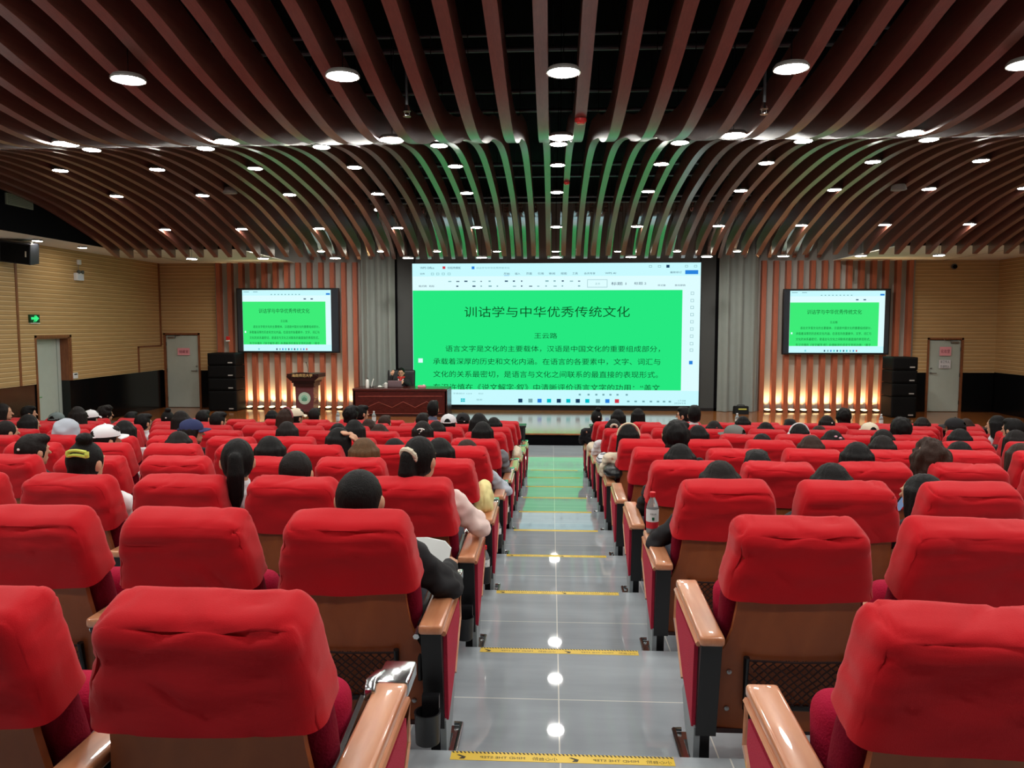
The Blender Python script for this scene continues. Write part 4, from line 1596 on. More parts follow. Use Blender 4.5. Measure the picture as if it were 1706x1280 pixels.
def rows_cols():
    for r in range(1, 11):
        Y = row_y(r) + 0.1
        for side in ('left', 'right'):
            k = 0
            while True:
                x = seat_x(side, k)
                q = x + 0.29 if side == 'left' else x - 0.29
                lim = -(920 + 30) / 1280 * Y - 0.05 if side == 'left' else (1706 - 920 + 30) / 1280 * Y * 1.0 + 0.05
                if (side == 'left' and (q < lim or x < -9.0)) or (side == 'right' and (q > lim or x > 9.6)):
                    break
                yield side, r, k
                k += 1
# ------------------------------------------------------------------ the audience
SKIN = mat('skin', (198, 150, 122), rough=0.55, var=0.05, spec=0.3)
HAIRS = {'black': mat('hair_black', (12, 10, 11), rough=0.55, var=0.3, scale=10, bump=0.5, bscale=40, stretch=(9, 9, 1), spec=0.22),
         'dark': mat('hair_dark', (22, 16, 15), rough=0.55, var=0.3, scale=10, bump=0.5, bscale=40, stretch=(9, 9, 1), spec=0.22),
         'brown': mat('hair_brown', (50, 32, 25), rough=0.55, var=0.35, scale=10, bump=0.5, bscale=40, stretch=(9, 9, 1), spec=0.22),
         'ash': mat('hair_ash_brown', (92, 66, 42), rough=0.55, var=0.5, scale=5, bump=0.5, bscale=40, stretch=(9, 9, 1), spec=0.22)}
CLOTH = {'black': mat('cloth_black', (24, 24, 28), rough=0.85), 'white': mat('cloth_white', (226, 226, 230), rough=0.85),
         'grey': mat('cloth_grey', (120, 124, 130), rough=0.85), 'navy': mat('cloth_navy', (38, 44, 64), rough=0.85),
         'pink': mat('cloth_blush', (230, 206, 200), rough=0.85), 'blue': mat('cloth_pale_blue', (168, 190, 222), rough=0.85),
         'tan': mat('cloth_tan', (190, 150, 104), rough=0.85), 'cream': mat('cloth_cream', (226, 214, 190), rough=0.85),
         'slate': mat('cloth_slate', (92, 104, 128), rough=0.85), 'light': mat('cloth_light_grey', (176, 184, 196), rough=0.85)}
M_JEAN = mat('trousers', (34, 38, 50), rough=0.85)
M_SHOE = mat('shoes', (30, 30, 32), rough=0.5)
HC = Vector((0, 0.205, 1.005))     # middle of the head in the seated body; crown of the hair at 1.135

POSES = {'lap': (((0.205, 0.30, 0.62), (0.10, 0.50, 0.55)), ((-0.205, 0.30, 0.62), (-0.10, 0.50, 0.55))),
         'rest_right': (((0.30, 0.22, 0.645), (0.27, 0.48, 0.635)), ((-0.205, 0.30, 0.62), (-0.10, 0.50, 0.55))),
         'rest_left': (((0.205, 0.30, 0.62), (0.10, 0.50, 0.55)), ((-0.30, 0.22, 0.645), (-0.27, 0.48, 0.635))),
         'hand_head': (((0.25, 0.22, 0.76), (0.138, 0.19, 1.005)), ((-0.205, 0.30, 0.62), (-0.10, 0.50, 0.55)))}


def hand(sh, wrist, d, up_, side, sc=1.0, curl=0.35):
    """palm, four bent fingers of unequal length and a thumb from the side of the palm"""
    d = Vector(d).normalized()
    up_ = (Vector(up_) - d * Vector(up_).dot(d)).normalized()
    lat = d.cross(up_).normalized() * side
    w0 = Vector(wrist)
    sh.append(('c', w0, w0 + d * 0.05 * sc, 0.023 * sc, 0.027 * sc))
    for i, (off, ln) in enumerate(((-0.027, 0.066), (-0.009, 0.076), (0.009, 0.072), (0.026, 0.056))):
        b = w0 + d * 0.066 * sc + lat * off * sc
        m1 = b + (d - up_ * curl).normalized() * ln * 0.5 * sc
        m2 = m1 + (d - up_ * curl * 2.4).normalized() * ln * 0.5 * sc
        sh.append(('c', b - d * 0.02 * sc, m1, 0.0095 * sc, 0.0088 * sc))
        sh.append(('c', m1, m2, 0.0088 * sc, 0.0072 * sc))
    tb = w0 + d * 0.022 * sc - lat * 0.024 * sc
    tm = tb + (d * 0.7 - lat * 0.7).normalized() * 0.034 * sc
    te = tm + (d * 0.95 - lat * 0.1 - up_ * curl).normalized() * 0.032 * sc
    sh.append(('c', tb, tm, 0.012 * sc, 0.0105 * sc))
    sh.append(('c', tm, te, 0.0105 * sc, 0.008 * sc))


def head_shapes():
    h = [('e', HC, (0.074, 0.092, 0.112)), ('e', HC + Vector((0, 0.028, -0.058)), (0.054, 0.058, 0.058)),
         ('e', HC + Vector((0, 0.062, -0.098)), (0.026, 0.022, 0.018)),
         ('c', HC + Vector((0, 0.088, 0.0)), HC + Vector((0, 0.106, -0.028)), 0.008, 0.014),
         ('e', HC + Vector((0, 0.084, -0.060)), (0.024, 0.010, 0.008)),
         ('e', HC + Vector((0.030, 0.078, 0.022)), (0.020, 0.012, 0.007)), ('e', HC + Vector((-0.030, 0.078, 0.022)), (0.020, 0.012, 0.007)),
         ('c', Vector((0, 0.195, 0.80)), Vector((0, 0.205, 0.94)), 0.056, 0.050)]
    for s in (-1, 1):
        h.append(('e', HC + Vector((s * 0.077, -0.004, -0.012)), (0.012, 0.020, 0.032)))
    return h


def arm_dirs(pose):
    return POSES[pose]


def body_mesh(pose):
    sh = head_shapes()
    sh += [('e', (0, 0.22, 0.70), (0.155, 0.092, 0.155)), ('e', (0, 0.28, 0.56), (0.145, 0.105, 0.13)), ('e', (0, 0.35, 0.47), (0.165, 0.14, 0.085)),
           ('c', (-0.145, 0.20, 0.79), (0.145, 0.20, 0.79), 0.05, 0.05)]
    for s, (el, wr) in zip((1, -1), arm_dirs(pose)):
        el, wr = Vector(el), Vector(wr)
        sh.append(('c', (s * 0.17, 0.20, 0.79), el, 0.047, 0.038))
        sh.append(('c', el, wr, 0.037, 0.026))
        hand(sh, wr, wr - el, (0, 0, 1) if pose != 'hand_head' or s < 0 else (1, 0, 0), s)
        sh.append(('c', (s * 0.09, 0.36, 0.465), (s * 0.11, 0.76, 0.455), 0.074, 0.053))
        sh.append(('c', (s * 0.11, 0.76, 0.455), (s * 0.115, 0.80, 0.09), 0.052, 0.036))
        sh.append(('c', (s * 0.115, 0.80, 0.05), (s * 0.12, 0.93, 0.035), 0.038, 0.03))
    return remeshed('body', sh, 0.0085, SKIN, 3)


def wrinkle(a, s):
    return lambda p, n: p + n * (a * noise.noise(Vector((p.x * s, p.y * s * 0.8, p.z * s * 1.4))))


def top_mesh(pose):
    sh = [('e', (0, 0.22, 0.70), (0.172, 0.108, 0.165)), ('e', (0, 0.28, 0.56), (0.165, 0.122, 0.14)), ('e', (0, 0.34, 0.49), (0.176, 0.135, 0.07)),
          ('c', (-0.15, 0.20, 0.79), (0.15, 0.20, 0.79), 0.063, 0.063), ('c', (0, 0.19, 0.80), (0, 0.197, 0.862), 0.085, 0.066)]
    for s, (el, wr) in zip((1, -1), arm_dirs(pose)):
        el, wr = Vector(el), Vector(wr)
        sh.append(('c', (s * 0.17, 0.20, 0.785), el, 0.062, 0.053))
        sh.append(('c', el, el.lerp(wr, 0.93), 0.053, 0.037))
    return remeshed('top', sh, 0.012, CLOTH['black'], 3, wrinkle(0.020, 17))


def legs_mesh():
    sh = [('e', (0, 0.35, 0.465), (0.176, 0.15, 0.09))]
    for s in (1, -1):
        sh.append(('c', (s * 0.09, 0.36, 0.465), (s * 0.11, 0.76, 0.455), 0.084, 0.064))
        sh.append(('c', (s * 0.11, 0.76, 0.455), (s * 0.115, 0.80, 0.13), 0.062, 0.048))
    return remeshed('trousers', sh, 0.014, M_JEAN, 3, wrinkle(0.007, 12))


def shoes_mesh():
    sh = []
    for s in (1, -1):
        sh.append(('c', (s * 0.115, 0.79, 0.055), (s * 0.122, 0.94, 0.042), 0.046, 0.038))
    return remeshed('shoes', sh, 0.012, M_SHOE, 2)


def strands(a=0.004, s=26, big=0.0):
    def f(p, n):
        q = p - HC
        th = math.atan2(q.x, q.y)
        w_ = noise.noise(Vector((th * s * 0.35, th * 3, q.z * 4))) + 0.5 * noise.noise(Vector((th * s, q.z * 6, 2)))
        b = noise.noise(Vector((p.x * 22, p.y * 22, p.z * 16)))
        return p + n * (a * w_ + big * b)
    return f


CAP = ('e', HC + Vector((0, -0.016, 0.014)), (0.086, 0.098, 0.116))
FACEGAP = 0.0


def hair_mesh(kind):
    h = [CAP]
    H_ = lambda x, y, z: HC + Vector((x, y, z))
    d = strands()
    vox = 0.010
    if kind == 'buzz':
        h = [('e', H_(0, -0.008, 0.012), (0.080, 0.094, 0.112)), ('e', H_(0, -0.030, -0.045), (0.068, 0.062, 0.05))]
        d = strands(0.0015, 60)
    elif kind == 'short':
        h += [('e', H_(0, -0.03, -0.04), (0.078, 0.07, 0.06)), ('e', H_(0.01, 0.03, 0.085), (0.07, 0.07, 0.042))]
        d = strands(0.005, 30, 0.004)
    elif kind == 'messy':
        h = [('e', H_(0, -0.018, 0.02), (0.102, 0.108, 0.122)), ('e', H_(0.02, 0.02, 0.095), (0.085, 0.08, 0.05)), ('e', H_(0, -0.04, -0.05), (0.09, 0.07, 0.06))]
        d = strands(0.008, 22, 0.016)
    elif kind == 'bob':
        for i in range(9):
            a = R(-112 + 28 * i) - math.pi / 2
            x, y = 0.074 * math.cos(a), 0.082 * math.sin(a) - 0.016
            h.append(('c', H_(x, y, 0.03), H_(x * 1.22, y * 1.1, -0.135), 0.028, 0.022))
    elif kind in ('long', 'wavy'):
        low = -0.30 if kind == 'long' else -0.26
        for i in range(9):
            a = R(-112 + 28 * i) - math.pi / 2
            x, y = 0.074 * math.cos(a), 0.080 * math.sin(a) - 0.016
            h.append(('c', H_(x, y, 0.03), H_(x * 1.2, min(y * 1.05, 0.0) - 0.01, -0.12), 0.03, 0.03))
            if abs(i - 4) <= 3:
                h.append(('c', H_(x * 1.2, min(y * 1.05, 0.0) - 0.01, -0.12), H_(x * 1.15, -0.07, low), 0.03, 0.018))
        if kind == 'wavy':
            d = strands(0.008, 18, 0.022)
            h.append(('e', H_(0, -0.03, -0.04), (0.12, 0.10, 0.14)))
    elif kind == 'pony':
        h = [('e', H_(0, -0.010, 0.012), (0.082, 0.094, 0.113)), ('e', H_(0, -0.035, -0.04), (0.07, 0.062, 0.05))]
        pts = [H_(0, -0.085, 0.045), H_(0, -0.118, 0.035), H_(0, -0.124, -0.05), H_(0, -0.112, -0.16), H_(0, -0.10, -0.25)]
        rr = [0.024, 0.034, 0.044, 0.038, 0.014]
        for i in range(4):
            h.append(('c', pts[i], pts[i + 1], rr[i], rr[i + 1]))
        d = strands(0.003, 40)
    elif kind == 'lowpony':
        h = [('e', H_(0, -0.012, 0.012), (0.083, 0.095, 0.114)), ('e', H_(0, -0.035, -0.05), (0.072, 0.064, 0.05))]
        pts = [H_(-0.02, -0.085, -0.05), H_(-0.03, -0.12, -0.08), H_(-0.03, -0.13, -0.16), H_(-0.03, -0.115, -0.25)]
        rr = [0.022, 0.028, 0.036, 0.012]
        for i in range(3):
            h.append(('c', pts[i], pts[i + 1], rr[i], rr[i + 1]))
        d = strands(0.003, 40)
    elif kind == 'bun':
        h = [('e', H_(0, -0.010, 0.012), (0.082, 0.094, 0.113)), ('e', H_(0, -0.035, -0.045), (0.07, 0.062, 0.05)), ('e', H_(0.02, -0.03, 0.135), (0.042, 0.04, 0.036))]
        d = strands(0.003, 34, 0.003)
    return remeshed('hair', h, vox, HAIRS['black'], 2, d)


def cap_meshes():
    """baseball cap: crown with the strap opening at the back, and a stiff peak"""
    mb = MB()
    vs, fs = [], []
    nu, nv = 72, 18
    for j in range(nv + 1):
        ph = math.pi / 2 * j / nv
        for i in range(nu):
            a = 2 * math.pi * i / nu
            vs.append(HC + Vector((0.096 * math.cos(ph) * math.sin(a), -0.008 + 0.112 * math.cos(ph) * math.cos(a), 0.036 + 0.105 * math.sin(ph) ** 0.9)))
    for j in range(nv):
        for i in range(nu):
            a = 2 * math.pi * (i + 0.5) / nu
            back = abs(a - math.pi)
            if (back / 0.42) ** 2 + (j / 5.5) ** 2 < 1:
                continue
            fs.append((j * nu + i, j * nu + (i + 1) % nu, (j + 1) * nu + (i + 1) % nu, (j + 1) * nu + i))
    mb.add(vs, fs)
    mb.tube([HC + Vector((0.097 * math.sin(a), -0.008 - 0.112 * math.cos(a), 0.038)) for a in (-0.5, -0.25, 0, 0.25, 0.5)], 0.007, 6)
    mb.ball(HC + Vector((0, -0.008, 0.143)), (0.010, 0.010, 0.006), 6)
    crown = mb.mesh('cap_crown', CLOTH['white'], smooth=60)
    mb = MB()
    n = 12
    top = []
    for j in range(4):
        for i in range(n + 1):
            a = R(-62 + 124 * i / n)
            rr = 1 + 0.62 * j / 3 * math.cos(a) ** 0.7
            top.append(HC + Vector((0.097 * math.sin(a) * (1 + 0.08 * j), -0.008 + 0.112 * math.cos(a) * rr, 0.040 - 0.012 * (j / 3) ** 2 - 0.02 * math.sin(a) ** 2)))
    f = []
    for j in range(3):
        for i in range(n):
            p = j * (n + 1) + i
            f.append((p, p + 1, p + n + 2, p + n + 1))
    o = len(top)
    top += [p - Vector((0, 0, 0.006)) for p in top]
    f += [tuple(i + o for i in reversed(q)) for q in f]
    mb.add(top, f)
    peak = mb.mesh('cap_peak', CLOTH['white'], smooth=60)
    return crown, peak


def hood_mesh():
    H_ = lambda x, y, z: HC + Vector((x, y, z))
    h = [('e', H_(0, -0.02, 0.02), (0.118, 0.125, 0.135)), ('e', H_(0, -0.045, -0.07), (0.125, 0.10, 0.10)), ('c', H_(-0.06, -0.02, -0.16), H_(0.06, -0.02, -0.16), 0.10, 0.10)]
    return remeshed('hood', h, 0.013, CLOTH['light'], 3, wrinkle(0.012, 14))


ME_BODY = {p: body_mesh(p) for p in POSES}
ME_TOP = {p: top_mesh(p) for p in POSES}
ME_LEGS, ME_SHOES = legs_mesh(), shoes_mesh()
ME_HAIR = {k: hair_mesh(k) for k in ('buzz', 'short', 'messy', 'bob', 'long', 'wavy', 'pony', 'lowpony', 'bun')}
ME_CROWN, ME_PEAK = cap_meshes()
ME_HOOD = hood_mesh()
ME_LOW = ME_HAIR['long']
mb = MB()
for s in (-1, 1):
    mb.ball(HC + Vector((s * 0.030, 0.084, 0.006)), (0.011, 0.007, 0.006), 8)
ME_EYES = mb.mesh('eyes', mat('eye_dark', (30, 22, 20), rough=0.2))
mb = MB()
mb.tube([HC + Vector((x, 0.094 - 6 * x * x, -0.059 + 2 * x * x)) for x in (-0.022, -0.01, 0, 0.01, 0.022)], [0.002, 0.005, 0.006, 0.005, 0.002], 6)
ME_MOUTH = mb.mesh('mouth', mat('lips', (150, 78, 74), rough=0.4))


def slot(o, m):
    o.material_slots[0].link = 'OBJECT'
    o.material_slots[0].material = m
    return o


HTXT = {'buzz': 'close-cropped {c} hair', 'short': 'short {c} hair', 'messy': 'tousled {c} hair', 'bob': '{c} bobbed hair', 'long': 'long {c} hair', 'wavy': 'long curly {c} hair',
        'pony': 'a high {c} ponytail', 'lowpony': 'a low {c} ponytail', 'bun': '{c} hair in a bun'}


def hair_piece(kind, t):
    if kind == 'clip':
        mb = MB()
        for (x0, x1, z) in ((-0.05, 0.05, 0.075), (-0.05, 0.05, 0.05)):
            mb.tube([HC + Vector((0.038 + x0 + (x1 - x0) * i / 6, -0.112 + 0.010 * ((i - 3) / 3) ** 2, z + 0.012 * math.cos((i - 3) / 2.2))) for i in range(7)], 0.009, 8)
        for x in (-0.052, 0.052):
            mb.tube([HC + Vector((0.038 + x, -0.1, 0.05)), HC + Vector((0.038 + x * 1.05, -0.104, 0.065)), HC + Vector((0.038 + x, -0.1, 0.08))], 0.011, 8)
        mb.build('hair_clip', mat('clip_lime', (206, 214, 92), rough=0.35), t)
    elif kind == 'claw':
        mb = MB()
        mb.tube([HC + Vector((0.012 * math.sin(i * 1.6), -0.118, 0.065 - 0.016 * i)) for i in range(6)], 0.007, 8)
        mb.tube([HC + Vector((0.035 * math.sin(a), -0.116, 0.045 + 0.02 * math.cos(a))) for a in (-1.2, -0.4, 0.4, 1.2)], 0.006, 8)
        mb.build('hair_claw', mat('claw_white', (226, 226, 220), rough=0.3), t)
    elif kind == 'scrunchie':
        mb = MB()
        n = 22
        mb.tube([HC + Vector((0.034 * math.cos(2 * math.pi * i / n) * (1 + 0.12 * math.sin(i * 2.6)), -0.106 - 0.02 * math.sin(2 * math.pi * i / n), 0.035 + 0.036 * math.sin(2 * math.pi * i / n))) for i in range(n + 1)],
                [0.014 + 0.004 * math.sin(i * 3.1) for i in range(n + 1)], 8)
        mb.build('scrunchie', mat('scrunchie_cream', (222, 214, 192), rough=0.8), t)
    elif kind == 'tie':
        mb = MB()
        mb.tube([HC + Vector((-0.025 + 0.026 * math.cos(a), -0.098, -0.058 + 0.026 * math.sin(a))) for a in [2 * math.pi * i / 14 for i in range(15)]], 0.006, 6)
        mb.build('hair_tie', CLOTH['white'], t)
    elif kind == 'band':
        mb = MB()
        mb.tube([HC + Vector((0.098 * math.cos(a), -0.03, 0.02 + 0.122 * math.sin(a))) for a in [math.pi * i / 16 for i in range(17)]], 0.009, 8)
        mb.build('hair_band', mat('band_cream', (224, 204, 172), rough=0.6), t)
    elif kind == 'pinkband':
        mb = MB()
        mb.tube([HC + Vector((0.098 * math.cos(a), 0.01, 0.02 + 0.122 * math.sin(a))) for a in [math.pi * i / 16 for i in range(17)]], 0.010, 8)
        mb.build('hair_band', mat('band_rose', (150, 70, 84), rough=0.6), t)
    elif kind == 'pinkclips':
        mb = MB()
        for (x, z) in ((-0.01, 0.075), (0.03, 0.06), (0.0, 0.02), (0.035, 0.03), (0.015, -0.02), (0.03, 0.0)):
            mb.ball(HC + Vector((x, -0.115, z)), (0.014, 0.006, 0.010), 8)
        mb.build('hair_clip', mat('clip_pink', (226, 180, 200), rough=0.3), t)
    elif kind == 'bead':
        MB().ball(HC + Vector((0.03, -0.112, 0.03)), (0.012, 0.007, 0.010), 8).build('hair_clip', mat('bead_white', (220, 220, 216), rough=0.2), t)
    elif kind == 'redbead':
        MB().ball(HC + Vector((0.01, -0.112, 0.045)), (0.010, 0.007, 0.010), 8).build('hair_clip', mat('bead_red', (196, 60, 70), rough=0.2), t)
    elif kind == 'glasses':
        mb = MB()
        for s in (-1, 1):
            mb.tube([HC + Vector((s * 0.032 + 0.022 * math.cos(a), 0.098, 0.004 + 0.018 * math.sin(a))) for a in [2 * math.pi * i / 14 for i in range(15)]], 0.002, 5)
            mb.tube([HC + Vector((s * 0.055, 0.096, 0.008)), HC + Vector((s * 0.078, 0.01, 0.008))], 0.002, 5)
        mb.build('glasses', M_DARK, t)
    elif kind == 'headphones':
        mb = MB()
        mb.tube([HC + Vector((0.1 * math.cos(a), -0.01, 0.01 + 0.125 * math.sin(a))) for a in [math.pi * i / 14 for i in range(15)]], 0.008, 8)
        for s in (-1, 1):
            mb.ball(HC + Vector((s * 0.098, -0.005, -0.012)), (0.02, 0.036, 0.042), 10)
        mb.build('headphones', CLOTH['white'], t)


def turned(pose, a):
    """the same body with the head turned on its neck"""
    key = (pose, a)
    if key not in ME_TURN:
        me = ME_BODY[pose]
        if a:
            me = me.copy()
            me.name = 'body'
            for v in me.vertices:
                w_ = max(0.0, min(1.0, (v.co.z - 0.83) / 0.09))
                if pose == 'hand_head' and v.co.x > 0.09:
                    w_ = 0.0
                if w_:
                    q = Vector((v.co.x, v.co.y - 0.2, v.co.z))
                    q.rotate(Matrix.Rotation(R(a) * w_, 3, 'Z'))
                    v.co = q + Vector((0, 0.2, 0))
        ME_TURN[key] = me
    return ME_TURN[key]


ME_TURN = {}
USED = {}
OCC = set()
PEOPLE = []


def person(px, py, r, hair='long', col='black', top='black', extra=None, cap=None, pose='lap', turn=0, tilt=0, nod=0, dx=0, note=None, w=1.06):
    PEOPLE.append((px, py, r, hair, col, top, extra, cap, pose, turn, tilt, nod, dx, note, w))


def build_person(px, py, r, hair, col, top, extra, cap, pose, turn, tilt, nod, dx, note, w):
    y0, z0 = row_y(r), row_z(r)
    p = at(px, py, y0 + 0.2)
    side = 'right' if p.x > 0.07 else 'left'
    k = max(0, round((p.x - XC['right']) / SP if side == 'right' else (XC['left'] - p.x) / SP))
    while (side, r, k) in USED:
        k += 1
    USED[(side, r, k)] = 1
    OCC.add((side, r, k))
    crown = 1.135 + (0.012 if cap else 0) + (0.035 if hair == 'bun' else 0) + (0.02 if hair == 'hood' else 0)
    s = max(0.86, min(1.16, (p.z - z0) / crown))
    what = {'hood': 'a pale grey hood pulled up'}.get(hair) or HTXT[hair].format(c={'black': 'black', 'dark': 'dark', 'brown': 'brown', 'ash': 'ash-brown'}[col])
    if cap:
        what = 'a %s cap' % {'white': 'white', 'grey': 'grey-green', 'navy': 'navy blue', 'black': 'black', 'mid': 'grey', 'cream': 'cream'}[cap]
    if note:
        what = note
    lab = 'person with %s, %s row, %s seat %s of the aisle' % (what, ORD[r], ORD[k + 1], side)
    t = thing('person', lab, 'person', (p.x, y0, z0), (0, 0, 0), 'seated audience')
    t.scale = (w, w, s)
    obj('body', turned(pose, turn), t)
    slot(obj('top', ME_TOP[pose], t), CLOTH[top])
    obj('trousers', ME_LEGS, t)
    obj('shoes', ME_SHOES, t)
    if hair == 'hood':
        slot(obj('hood', ME_HOOD, t), CLOTH['light'])
    else:
        slot(obj('hair', ME_HAIR[hair], t), HAIRS[col])
    if extra:
        hair_piece(extra, t)
    if cap:
        m = {'white': CLOTH['white'], 'grey': mat('cap_grey_green', (98, 112, 112), rough=0.8), 'navy': mat('cap_navy', (34, 44, 88), rough=0.8), 'black': CLOTH['black'],
             'mid': mat('cap_grey', (110, 112, 108), rough=0.8), 'cream': CLOTH['cream']}[cap]
        c = slot(obj('cap', ME_CROWN, t), m)
        slot(obj('cap_peak', ME_PEAK, c), m)
    if turn:
        piv = Vector((0, 0.2, 0))
        rz = Matrix.Rotation(R(turn), 4, 'Z')
        off = piv - rz @ piv
        for o in t.children:
            if o.name.split('.')[0] not in ('body', 'top', 'trousers', 'shoes'):
                o.rotation_euler = (0, 0, R(turn))
                o.location = off
    return t


# x, y of the crown in the photograph, row; left block first
person(4, 672, 9, 'bob', 'dark', 'black', turn=-60)
person(46, 676, 10, 'short', 'black', 'black', turn=-50)
person(47, 690, 7, 'long', 'black', 'black', turn=-25)
person(93, 687, 9, 'long', 'dark', 'grey', cap='grey')
person(129, 677, 8, 'long', 'dark', 'black')
person(150, 683, 9, 'short', 'black', 'white', cap='white')
person(110, 697, 6, 'hood', 'dark', 'light')
person(8, 700, 6, 'lowpony', 'dark', 'black', turn=-30)
person(51, 723, 4, 'short', 'dark', 'black', turn=-25, extra='bead')
person(138, 722, 3, 'bun', 'black', 'white', extra='clip', turn=-8, note='a lime clip and top bun')
person(174, 677, 10, 'messy', 'dark', 'black', turn=-40)
person(174, 707, 5, 'short', 'dark', 'white', cap='white', turn=-35)
person(207, 700, 6, 'long', 'black', 'white')
person(217, 686, 10, 'short', 'black', 'white')
person(237, 689, 8, 'short', 'black', 'white', turn=-20)
person(278, 680, 9, 'bun', 'black', 'black', extra='bead')
person(301, 684, 7, 'bob', 'dark', 'black')
person(317, 698, 6, 'long', 'dark', 'black', cap='navy', turn=-60)
person(297, 718, 5, 'bob', 'dark', 'black')
person(337, 683, 9, 'short', 'black', 'black')
person(362, 686, 8, 'short', 'black', 'black', turn=-30)
person(453, 683, 10, 'long', 'black', 'black')
person(475, 681, 8, 'long', 'brown', 'black', extra='pinkband', turn=-25)
person(492, 680, 9, 'short', 'black', 'white', cap='cream', turn=-30)
person(478, 702, 6, 'long', 'dark', 'white')
person(523, 680, 10, 'short', 'dark', 'black')
person(393, 729, 3, 'pony', 'black', 'white', turn=17)
person(449, 726, 4, 'bob', 'black', 'black')
person(491, 750, 3, 'lowpony', 'dark', 'black', extra='tie')
person(584, 678, 9, 'messy', 'black', 'cream', turn=-10)
person(602, 675, 10, 'short', 'black', 'black', turn=-50)
person(590, 699, 6, 'long', 'black', 'black')
person(563, 705, 7, 'bob', 'black', 'black')
person(565, 712, 5, 'long', 'black', 'blue', pose='hand_head', turn=-30, note='a hand raised to long hair')
person(606, 729, 4, 'bob', 'ash', 'tan')
person(614, 698, 8, 'bob', 'brown', 'black')
person(632, 706, 7, 'bob', 'brown', 'black')
person(640, 692, 9, 'short', 'brown', 'black')
person(704, 701, 6, 'bob', 'dark', 'black', extra='claw')
person(703, 688, 9, 'short', 'dark', 'white')
person(721, 667, 10, 'short', 'black', 'slate')
person(727, 701, 7, 'bob', 'dark', 'black')
person(747, 690, 8, 'short', 'black', 'white', cap='white')
person(698, 725, 3, 'pony', 'black', 'pink', extra='scrunchie', pose='rest_right', turn=-22, note='a ponytail in a cream scrunchie')
person(732, 729, 4, 'bob', 'black', 'black')
person(657, 730, 5, 'bob', 'black', 'black')
person(595, 781, 2, 'buzz', 'black', 'black', pose='rest_right', w=1.12)
person(771, 688, 9, 'short', 'black', 'black', cap='black', extra='bead')
person(798, 688, 7, 'long', 'black', 'black')
person(804, 702, 6, 'bob', 'black', 'grey')
person(823, 695, 8, 'bob', 'black', 'black')
person(778, 732, 5, 'bob', 'brown', 'light', pose='rest_right')
# right block
person(994, 679, 10, 'bun', 'black', 'black', extra='bead')
person(1030, 682, 9, 'bob', 'black', 'black')
person(1063, 680, 10, 'bob', 'black', 'black')
person(1022, 698, 8, 'bob', 'dark', 'white', extra='scrunchie')
person(1047, 707, 6, 'bob', 'black', 'cream', extra='band')
person(1140, 678, 10, 'short', 'black', 'white', extra='glasses', turn=70, note='glasses and a white shirt')
person(1157, 675, 9, 'short', 'black', 'white')
person(1117, 701, 7, 'bun', 'black', 'black')
person(1127, 704, 5, 'messy', 'black', 'black')
person(1163, 708, 6, 'bob', 'black', 'black')
person(1133, 739, 4, 'bob', 'black', 'black')
person(1200, 767, 3, 'bob', 'dark', 'black', pose='rest_left')
person(1190, 701, 8, 'bob', 'dark', 'black', extra='redbead')
person(1224, 708, 7, 'short', 'dark', 'black', cap='mid', turn=50)
person(1238, 693, 9, 'bob', 'black', 'black')
person(1276, 703, 8, 'bob', 'black', 'black')
person(1270, 722, 6, 'bob', 'black', 'black')
person(1332, 706, 7, 'bob', 'black', 'white', extra='headphones', note='white headphones')
person(1317, 698, 9, 'short', 'black', 'black')
person(1378, 692, 9, 'bob', 'dark', 'black', extra='bead')
person(1406, 682, 10, 'messy', 'black', 'black')
person(1365, 709, 8, 'bob', 'brown', 'black')
person(1388, 716, 6, 'bob', 'black', 'black', extra='pinkclips', note='pink clips in black hair')
person(1352, 725, 5, 'bob', 'brown', 'black')
person(1429, 736, 4, 'bob', 'black', 'black')
person(1262, 750, 4, 'short', 'black', 'black')
person(1387, 771, 3, 'bob', 'black', 'black')
person(1450, 704, 8, 'short', 'dark', 'white', cap='cream')
person(1502, 698, 7, 'messy', 'black', 'white')
person(1537, 695, 9, 'bob', 'dark', 'black')
person(1472, 715, 6, 'bob', 'black', 'black')
person(1471, 725, 5, 'bob', 'dark', 'black')
person(1552, 730, 4, 'wavy', 'brown', 'white')
person(1540, 791, 3, 'long', 'black', 'black', turn=30)
person(1592, 696, 8, 'long', 'black', 'black', cap='black', turn=40, extra='bead')
person(1610, 697, 9, 'bob', 'brown', 'black')
person(1600, 714, 6, 'bob', 'black', 'black')
person(1600, 735, 5, 'bob', 'black', 'black')
person(1662, 692, 8, 'long', 'black', 'white', turn=40)
person(1690, 697, 7, 'short', 'black', 'black', turn=30)
person(1694, 716, 6, 'bob', 'dark', 'black')
person(1702, 738, 5, 'long', 'brown', 'black')
for q in PEOPLE:
    build_person(*q)

for side, r, k in rows_cols():
    make_seat(side, r, k, (side, r, k) in OCC)
# ------------------------------------------------------------------ the lecturer
LEC = Vector((at(670, 640, YD + 1.02).x, YD + 1.12, ST + 0.03))
M_LTOP = CLOTH['black']


